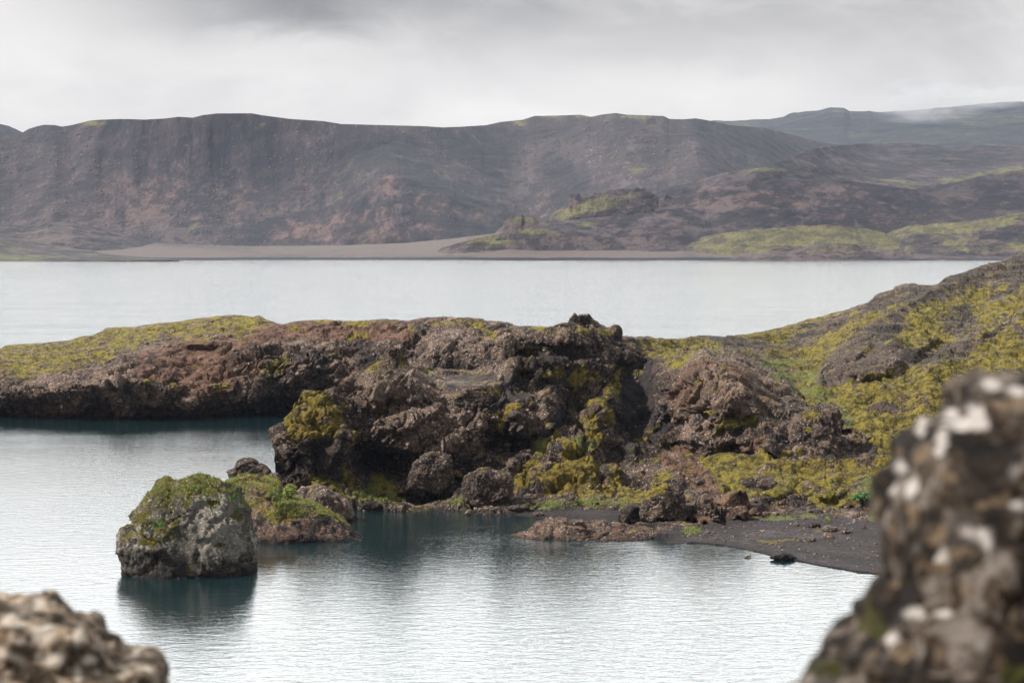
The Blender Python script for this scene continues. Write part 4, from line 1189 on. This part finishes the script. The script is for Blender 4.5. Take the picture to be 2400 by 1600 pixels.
# small stones on and near the beach
v5 = [('stone', (1837, 1306), 34, 9, 'dark weedy stone lying at the waterline of the beach', 0.9, 0.0),
      ('stone', (1752, 1303), 9, 4, 'small white stone showing just above the shallow water', 0.0, 1.0),
      ('stone', (1907, 1231), 17, 7, 'dark low stone at the back of the beach', 0.5, 0.2),
      ('stone', (1944, 1240), 22, 8, 'tan stone on the beach behind the straw clump', 0.0, 0.7),
      ('stone', (1942, 1258), 14, 8, 'round tan stone in the middle of the beach', 0.0, 0.8),
      ('stone', (1893, 1264), 22, 6, 'flat brown stone on the beach with dry moss beside it', 0.2, 0.5),
      ('stone', (1983, 1246), 12, 4, 'small flat tan stone right of the round one', 0.0, 0.7),
      ('stone', (2027, 1236), 5, 5, 'tiny rusty orange stone near the right end of the beach', 0.0, 0.4),
      ('stone', (1352, 1224), 20, 6, 'pale-topped stone lying on the rock shelf', 0.2, 0.7),
      ('stone', (1262, 1205), 14, 5, 'flat stone on the narrow strand under the cliff', 0.1, 0.6),
      ('stone', (1215, 1190), 28, 7, 'long low stone at the strand below the moss cone', 0.3, 0.3),
      ('stone', (1300, 1130), 28, 18, 'dark stone half sunk in the moss cone under the cliff', 0.85, 0.1),
      ('stone', (1640, 1128), 16, 10, 'rounded grey stone on the rusty slope above the beach', 0.1, 0.6),
      ('stone', (1795, 1135), 24, 12, 'speckled stone poking out of the moss above the beach', 0.3, 0.6),
      ('stone', (870, 1185), 26, 9, 'dark stone at the waterline left under the cliff', 0.7, 0.1),
      ('stone', (925, 1187), 22, 8, 'flat dark stone at the waterline in the shade of the cliff', 0.6, 0.2)]
me_bc = cliff.data
BV = np.empty(len(me_bc.vertices) * 3, np.float32)
me_bc.vertices.foreach_get('co', BV)
BV = BV.reshape(-1, 3)[:1700 * 401].astype(float)
BPX, BPY = project(BV)


def on_cliff(px, py):
    i = np.argmin((BPX - px) ** 2 + (BPY - py) ** 2 + 0.02 * BV[:, 1])
    return BV[i]


for k, (nm, (sx, sy), rx, ry, lab, dk, pl) in enumerate(v5):
    inwater = sx == 1752
    dd_ = float(dwater(1306)) if inwater else (float(dwater(1312)) if sx == 1837 else (179.0 if sx == 1352 else on_cliff(sx, sy + ry * 0.6)[1]))
    th = max(0.25, rx * dd_ / FPX * 0.7)
    ph = np.linspace(0, 2 * np.pi, 14, endpoint=False)
    rj = np.random.default_rng(60 + k)
    ol = [(sx + rx * math.cos(a) * (0.85 + 0.3 * rj.random()), sy - ry * math.sin(a) * (0.85 + 0.35 * rj.random())) for a in ph]
    boulder(nm, ol, dd_, th, rock_disp(400 + k, 0.10, 0.10, 0.05, 2.5), simple_mask(0.0, pl, dk, top=0.1, wetz=0, sd=20 + k, soil=0.4 if 'tan' in lab else (0.9 if 'orange' in lab else 0.0)), M_boulder if pl > 0.9 else M_land, sub=4, label=lab, cat='stone')

# ------------------------------------------------------------------ rubble on the cliffs and hillside (uncountable)
def wc(px, py, V):
    m = (px > 650) & (px < 2100) & (py > BCtop(px) + 10) & (py < BCbot(px) - 4) & (V[:, 2] > 0.2)
    wgt = 0.25 + many(px, py, [(900, 1185, 120, 14, 0), (1150, 1185, 160, 14, 0), (1350, 1150, 120, 30, 0), (1580, 1120, 120, 40, 0), (1750, 1190, 180, 20, 0), (2050, 840, 90, 40, 0), (1850, 1200, 200, 12, 0), (1000, 1000, 150, 80, 0), (1300, 800, 150, 30, 0)]) * 2
    return m * wgt


pts = surf_points(cliff, 1500, wc, 13)
blockfield('rubble', 'loose lava rubble strewn over the cliff and its foot', [(p, 0.08 + 0.28 * rr_.random() ** 2.5) for p in pts], M_land)
pts = surf_points(cliff, 650, lambda px, py, V: ((px > 1560) & (px < 2120) & (py < BCbot(px) - 2) & (V[:, 2] > 0.03)) * pm(px, py, [(1560, 1262), (1640, 1240), (1760, 1215), (1900, 1205), (2100, 1215), (2100, 1345), (1900, 1312), (1700, 1272)], 4), 15)
blockfield('pebbles', 'pebbles and drift scattered over the black beach', [(p, 0.03 + 0.15 * rr_.random() ** 3) for p in pts], M_land)
pts = surf_points(bpy.data.objects['headland'], 500, lambda px, py, V: (px > -50) & (px < 1200) & (py > P1top(px) + 8) & (py < 966) & (V[:, 2] > 0.2), 14)
blockfield('rubble', 'loose stones strewn over the low headland across the cove', [(p, 0.12 + 0.40 * rr_.random() ** 2.5) for p in pts], M_land)

# ------------------------------------------------------------------ plants
def leaf_mat(name, c1, c2):
    m = bpy.data.materials.new(name)
    m.use_nodes = True
    t = NT(m.node_tree)
    P = t.node('ShaderNodeTexCoord').outputs['Object']
    t.put(t.n['Principled BSDF'].inputs['Base Color'], t.mix(t.ramp(t.noise(P, 4, 3), 0.35, 0.65), c1, c2))
    t.n['Principled BSDF'].inputs['Roughness'].default_value = 0.7
    return m


M_leaf = leaf_mat('bush_leaves', (0.13, 0.17, 0.03), (0.34, 0.38, 0.08))
M_leaf2 = leaf_mat('herb_leaves', (0.045, 0.12, 0.035), (0.11, 0.24, 0.065))
M_twig = leaf_mat('twigs', (0.06, 0.045, 0.03), (0.10, 0.075, 0.05))


def leaves(name, centre, rad, n, size, mat, parent, seed, low=-0.3):
    r = np.random.default_rng(seed)
    d = r.normal(size=(n, 3))
    d /= np.linalg.norm(d, axis=1)[:, None]
    d[:, 2] = np.where(d[:, 2] < low, -d[:, 2], d[:, 2])
    lump = 0.72 + 0.45 * np.clip(fbm(d, 1.7, 2, seed=seed), -0.6, 0.8)
    p = d * np.array(rad) * (r.random((n, 1)) ** 0.4) * lump[:, None]
    u = r.normal(size=(n, 3))
    u /= np.linalg.norm(u, axis=1)[:, None]
    q = np.cross(u, r.normal(size=(n, 3)))
    q /= np.linalg.norm(q, axis=1)[:, None]
    s = size * (0.6 + 0.8 * r.random((n, 1)))
    V = np.stack([p - u * s, p - q * s * 0.45, p + u * s, p + q * s * 0.45], 1).reshape(-1, 3)
    F = np.arange(4 * n).reshape(n, 4)
    ob = mesh_from(name, V, F, mat, smooth=False)
    ob.parent = parent
    ob.location = centre
    return ob


def shrub(name, label, cat, base, rad, n, size, mat, seed):
    root = bpy.data.objects.new(name, None)
    root.location = base
    C.objects.link(root)
    tag(root, label, cat)
    leaves('foliage', (0, 0, rad[2] * (0.45 if cat == 'bush' else 0.1)), rad, n, size, mat, root, seed)
    bm = bmesh.new()
    r = random.Random(seed)
    for k in range(9):
        a, b = r.uniform(0, 6.28), r.uniform(0.1, 0.7)
        tip = Vector((math.cos(a) * b * rad[0], math.sin(a) * b * rad[1], rad[2] * (r.uniform(0.6, 1.1) if cat == 'bush' else 0.6)))
        z = tip.normalized()
        x = z.orthogonal().normalized()
        y = z.cross(x)
        ring = []
        for (pp, rr) in ((Vector((0, 0, -0.15)), 0.035), (tip, 0.008)):
            ring.append([bm.verts.new(pp + (x * math.cos(i * 1.2566) + y * math.sin(i * 1.2566)) * rr) for i in range(5)])
        for i in range(5):
            bm.faces.new((ring[0][i], ring[0][(i + 1) % 5], ring[1][(i + 1) % 5], ring[1][i]))
    me = bpy.data.meshes.new('stems')
    bm.to_mesh(me)
    bm.free()
    me.materials.append(M_twig)
    so = bpy.data.objects.new('stems', me)
    so.parent = root
    C.objects.link(so)
    return root


def surface_at(ob, px, py):
    me = ob.data
    V = np.empty(len(me.vertices) * 3, np.float32)
    me.vertices.foreach_get('co', V)
    V = V.reshape(-1, 3).astype(float) + np.array(ob.location)
    x, y = project(V)
    c = (x - px) ** 2 + (y - py) ** 2
    near = np.where(c < 16)[0]
    return V[near[np.argmin(V[near, 1])]] if len(near) else V[np.argmin(c)]


isl = bpy.data.objects['islet']
p = surface_at(isl, 680, 1163)
shrub('bush', 'leafy yellow-green bush growing on the islet beside the speckled boulder', 'bush', p, (0.8, 0.65, 0.95), 1900, 0.085, M_leaf, 71)
p = on_cliff(2030, 1165)
shrub('green_plant', 'bright green leafy plant in the moss at the top of the beach', 'plant', p, (1.5, 0.9, 0.5), 1900, 0.10, M_leaf2, 72)
p = on_cliff(1938, 1222)
shrub('green_plant', 'small yellow-green tuft at the back edge of the beach', 'plant', p, (0.35, 0.3, 0.45), 300, 0.07, M_leaf, 73)

# grass tufts: uncountable, on boulder, islet and the cliff foot
def tufts(name, label, pts, h, mat, seed):
    r = np.random.default_rng(seed)
    VV = []
    for p in pts:
        k = 7
        a = r.uniform(0, 6.28, k)
        lean = r.uniform(0.15, 0.6, k)
        hh = h * r.uniform(0.5, 1.3, k)
        for i in range(k):
            sx, sy = math.cos(a[i]) * 0.02, math.sin(a[i]) * 0.02
            VV += [(p[0] - sy, p[1] + sx, p[2] - 0.03), (p[0] + sy, p[1] - sx, p[2] - 0.03), (p[0] + math.cos(a[i]) * hh[i] * lean[i], p[1] + math.sin(a[i]) * hh[i] * lean[i], p[2] + hh[i])]
    V = np.array(VV)
    o_ = mesh_from(name, V, np.arange(len(V)).reshape(-1, 3), mat, smooth=False)
    return tag(o_, label, kind='stuff')


def pts_of(ob, n, seed, cond):
    me = ob.data
    V = np.empty(len(me.vertices) * 3, np.float32)
    me.vertices.foreach_get('co', V)
    V = V.reshape(-1, 3).astype(float)
    Nn = np.empty(len(me.vertices) * 3, np.float32)
    me.vertices.foreach_get('normal', Nn)
    Nn = Nn.reshape(-1, 3)
    V = V + np.array(ob.location)
    px, py = project(V)
    wv = cond(px, py, Nn).astype(float)
    r = np.random.default_rng(seed)
    n = min(n, int((wv > 0).sum()))
    return V[r.choice(len(V), n, p=wv / wv.sum(), replace=False)]


tufts('grass', 'short grass growing over the top of the largest boulder', pts_of(bpy.data.objects['sea_stack'], 900, 5, lambda x, y, N: (N[:, 2] > 0.5) * (y < 1190)), 0.16, M_leaf, 81)
tufts('grass', 'green and yellow grass covering the back of the islet', pts_of(isl, 2600, 6, lambda x, y, N: (N[:, 2] > 0.4) * (y < 1215)), 0.14, M_leaf, 82)
tufts('grass', 'grass along the foot of the cliff and strand', pts_of(cliff, 1500, 7, lambda x, y, N: many(x, y, [(860, 1165, 50, 14, 0), (920, 1165, 40, 10, 0), (1080, 1180, 40, 8, 0), (1290, 1186, 60, 8, 0), (1460, 1188, 60, 6, 0), (1618, 1246, 22, 8, -10), (1390, 1178, 60, 8, 0)]) * (N[:, 2] > 0.2)), 0.18, M_leaf, 83)

# ------------------------------------------------------------------ foam line along the shore
mf = bpy.data.materials.new('shore_foam')
mf.use_nodes = True
mf.node_tree.nodes['Principled BSDF'].inputs['Base Color'].default_value = (0.30, 0.29, 0.28, 1)
mf.node_tree.nodes['Principled BSDF'].inputs['Roughness'].default_value = 0.6


def foam(pts, wpx, seed, lab):
    p = np.array(pts, float)
    x = np.linspace(p[0, 0], p[-1, 0], 260)
    y = np.interp(x, p[:, 0], p[:, 1])
    n = fbm(np.stack([x * 0.05, 0 * x, 0 * x], 1), 1.0, 4, seed=seed)
    wd = np.clip(wpx * (0.5 + 2.2 * n), 0.05, 5)
    yc = y + 1.2 * n
    a = at(x, yc - wd / 2, dwater(yc - wd / 2))
    b = at(x, yc + wd / 2, dwater(yc + wd / 2))
    a[:, 2] = 0.05
    b[:, 2] = 0.02
    V = np.concatenate([a, b])
    k = len(x)
    F = np.array([(i, i + 1, k + i + 1, k + i) for i in range(k - 1)])
    tag(mesh_from('foam', V, F[:, ::-1], mf), lab, kind='stuff')


foam([(1870, 1312), (1887, 1315), (1950, 1327), (2014, 1338), (2078, 1343), (2250, 1348)], 4.0, 6, 'white foam line along the right end of the beach')

# ------------------------------------------------------------------ hill under the camera and the two near rocks
def hillz(x, y):
    r = np.hypot(x * 0.8, y)
    return 22.2 - 26 * sstep(4.5, 40, r) ** 0.8 + 0.12 * np.sin(x * 1.3) * np.cos(y * 1.1)


gx, gy = np.meshgrid(np.linspace(-80, 80, 200), np.linspace(-75, 75, 200))
V = np.stack([gx, gy, hillz(gx, gy)], -1).reshape(-1, 3)
V[:, 2] += 0.10 * fbm(V, 0.5, 4, seed=230)
o = mesh_from('lookout_hill', V, grid_faces(200, 200), M_land, pack(len(V), moss=0.5 + 0.4 * fbm(V, 0.3, 3, seed=231), pale=0.3))
tag(o, 'mossy lava hill the photograph is taken from', kind='structure')


def nodule(seed, f, amp):
    def g(P, N):
        Q = P + 0.25 / f * np.stack([fbm(P, f * 0.8, 2, seed=seed + k) for k in range(3)], 1)
        a, b, c = worley(Q, f, seed + 4)
        a2, b2, c2 = worley(Q, f * 0.42, seed + 5)
        a3, b3, c3 = worley(Q, f * 2.3, seed + 6)
        dd = amp * (1.0 * (0.6 - a) * (0.5 + c) + 1.9 * (0.6 - a2) * (0.5 + c2) + 0.35 * (0.6 - a3)) + amp * 1.3 * fbm(P, f * 0.3, 3, seed=seed + 7)
        return dd - np.percentile(dd, 72)
    return g


def m_nearL(P, px, py, N, fr, dd):
    n = fbm(P, 16, 3, 0.6, seed=241)
    n2 = fbm(P, 40, 3, 0.6, seed=242)
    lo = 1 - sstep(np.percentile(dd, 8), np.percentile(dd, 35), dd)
    wh = many(px, py, [(23, 1453, 30, 16, 10), (103, 1484, 24, 20, -30), (92, 1415, 16, 14, 40), (187, 1488, 12, 20, 10), (15, 1532, 40, 10, 20), (182, 1580, 8, 20, 0), (330, 1560, 20, 8, 20), (62, 1440, 14, 10, 0), (120, 1545, 30, 14, 0), (210, 1545, 16, 10, 0), (290, 1570, 16, 8, 30)]) * fr
    dk = many(px, py, [(13, 1421, 20, 10, 0), (94, 1576, 24, 14, 20), (254, 1593, 26, 10, 0), (48, 1522, 30, 12, 10), (100, 1440, 14, 8, 0), (140, 1505, 14, 12, 0), (240, 1565, 10, 16, 0)]) * fr
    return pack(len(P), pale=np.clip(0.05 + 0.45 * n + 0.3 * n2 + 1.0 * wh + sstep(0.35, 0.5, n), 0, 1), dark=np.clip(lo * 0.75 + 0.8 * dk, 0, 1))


def m_nearR(P, px, py, N, fr, dd):
    n = fbm(P, 13, 3, 0.6, seed=251)
    n2 = fbm(P, 26, 3, 0.6, seed=252)
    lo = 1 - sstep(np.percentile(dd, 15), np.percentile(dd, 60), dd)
    hi = sstep(np.percentile(dd, 60), np.percentile(dd, 90), dd)
    wh = many(px, py, [(2161, 985, 16, 18, 0), (2156, 1012, 12, 16, 0), (2228, 967, 24, 16, 20), (2250, 992, 22, 20, 0), (2300, 990, 24, 18, 0), (2281, 960, 14, 12, 0), (2209, 1030, 12, 26, 0), (2204, 1066, 12, 14, 0), (2113, 1094, 15, 18, 0), (2089, 1150, 15, 12, -30),
                       (2134, 1140, 14, 15, 0), (2324, 903, 22, 12, 20), (2378, 918, 24, 14, 0), (2288, 1250, 34, 16, 20), (2320, 1275, 16, 20, 0), (2206, 1310, 22, 16, -40), (2151, 1434, 26, 14, 0), (2214, 1438, 22, 8, 0), (2092, 1500, 16, 12, 0), (2375, 1180, 30, 10, 10)]) * fr
    tan = many(px, py, [(2247, 1052, 16, 14, 0), (2160, 1060, 24, 22, 0), (2343, 1170, 44, 22, -15), (2300, 1185, 24, 14, 0), (2250, 1296, 40, 16, -10), (2205, 1330, 30, 12, 0), (2261, 1378, 18, 12, 0), (2110, 1522, 30, 26, 0), (2040, 1540, 18, 24, 20), (2200, 1540, 20, 22, 0), (2106, 1060, 18, 14, 0), (2140, 1205, 14, 30, 0), (2225, 1120, 24, 16, 30),
                         (2370, 940, 40, 24, 0), (2350, 1560, 14, 20, 0), (2090, 1230, 8, 40, 0), (2100, 1370, 20, 16, 0), (2190, 1250, 26, 30, 0)]) * fr
    moss = 0.7 * many(px, py, [(2030, 1440, 40, 50, -50), (1960, 1570, 50, 30, 0), (2380, 1580, 50, 30, 0), (2060, 1480, 30, 20, 0)]) + 0.2 * n
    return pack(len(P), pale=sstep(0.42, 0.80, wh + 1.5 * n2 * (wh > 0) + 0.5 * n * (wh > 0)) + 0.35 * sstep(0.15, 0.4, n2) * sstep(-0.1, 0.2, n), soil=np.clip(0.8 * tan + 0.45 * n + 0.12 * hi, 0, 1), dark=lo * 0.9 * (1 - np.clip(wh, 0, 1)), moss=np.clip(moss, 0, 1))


DL, DR = 4.6, 3.0
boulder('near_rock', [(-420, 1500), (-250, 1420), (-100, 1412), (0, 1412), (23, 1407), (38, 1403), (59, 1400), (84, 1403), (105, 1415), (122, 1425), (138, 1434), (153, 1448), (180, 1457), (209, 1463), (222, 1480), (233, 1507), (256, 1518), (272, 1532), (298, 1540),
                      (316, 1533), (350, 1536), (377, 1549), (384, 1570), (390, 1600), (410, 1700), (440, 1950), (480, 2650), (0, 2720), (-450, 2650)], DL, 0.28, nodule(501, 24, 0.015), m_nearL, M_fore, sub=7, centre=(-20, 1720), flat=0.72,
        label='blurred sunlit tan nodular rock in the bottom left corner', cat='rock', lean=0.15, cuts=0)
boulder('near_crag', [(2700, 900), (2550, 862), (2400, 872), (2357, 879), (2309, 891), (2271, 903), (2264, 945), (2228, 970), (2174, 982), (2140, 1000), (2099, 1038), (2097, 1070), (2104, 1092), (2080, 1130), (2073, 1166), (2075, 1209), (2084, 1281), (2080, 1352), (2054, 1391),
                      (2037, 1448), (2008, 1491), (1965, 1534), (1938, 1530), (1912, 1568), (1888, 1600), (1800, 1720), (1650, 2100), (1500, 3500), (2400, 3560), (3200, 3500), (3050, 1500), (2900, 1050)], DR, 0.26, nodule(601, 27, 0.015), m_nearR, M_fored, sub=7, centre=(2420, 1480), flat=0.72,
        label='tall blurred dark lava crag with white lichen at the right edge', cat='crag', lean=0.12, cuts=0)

# ------------------------------------------------------------------ haze and the cloud on the mountain
def closed_box(name, lo, hi, mat):
    x0, y0, z0 = lo
    x1, y1, z1 = hi
    V = [(x0, y0, z0), (x1, y0, z0), (x1, y1, z0), (x0, y1, z0), (x0, y0, z1), (x1, y0, z1), (x1, y1, z1), (x0, y1, z1)]
    F = [(0, 3, 2, 1), (4, 5, 6, 7), (0, 1, 5, 4), (1, 2, 6, 5), (2, 3, 7, 6), (3, 0, 4, 7)]
    return mesh_from(name, V, F, mat, smooth=False)


mh = bpy.data.materials.new('haze_air')
mh.use_nodes = True
S = 6500
mh.node_tree.nodes.clear()
t = NT(mh.node_tree)
ho = t.node('ShaderNodeOutputMaterial')
pv = t.node('ShaderNodeVolumePrincipled')
pv.inputs['Color'].default_value = (0.66, 0.76, 1.0, 1)
pv.inputs['Density'].default_value = 0.000030
t.l.new(pv.outputs[0], ho.inputs['Volume'])
o = closed_box('haze', (-S - 5, -1505, -5), (S + 5, S + 5, 420), mh)
tag(o, 'faint blue haze over the lake and mountains', kind='stuff')

mc = bpy.data.materials.new('cloud_vapour')
mc.use_nodes = True
mc.node_tree.nodes.clear()
t = NT(mc.node_tree)
ho = t.node('ShaderNodeOutputMaterial')
pv = t.node('ShaderNodeVolumePrincipled')
pv.inputs['Color'].default_value = (0.72, 0.72, 0.73, 1)
pv.inputs['Anisotropy'].default_value = 0.2
P = t.node('ShaderNodeTexCoord').outputs['Object']
vl = t.node('ShaderNodeVectorMath', operation='LENGTH')
t.put(vl.inputs[0], P)
fall = t.ramp(vl.outputs['Value'], 1.0, 0.25, 0.0, 1.0)
nz = t.ramp(t.noise(P, 2.2, 4, 0.6, 0.4), 0.38, 0.7)
t.put(pv.inputs['Density'], t.math('MULTIPLY', t.math('MULTIPLY', fall, nz), 0.015))
t.l.new(pv.outputs[0], ho.inputs['Volume'])


def cloud(px, py, d, rx, ry, dp, lab):
    v, f = ico(3)
    ob = mesh_from('cloud', v, f, mc)
    ob.location = at(px, py, d)
    ob.scale = (rx * d / FPX, dp, ry * d / FPX)
    tag(ob, lab, kind='stuff')


cloud(2170, 236, 4250, 170, 66, 170, 'wisp of cloud spilling over the top of the distant mountain')
cloud(2330, 226, 4350, 150, 34, 150, 'thin cloud veil along the right summit of the distant mountain')
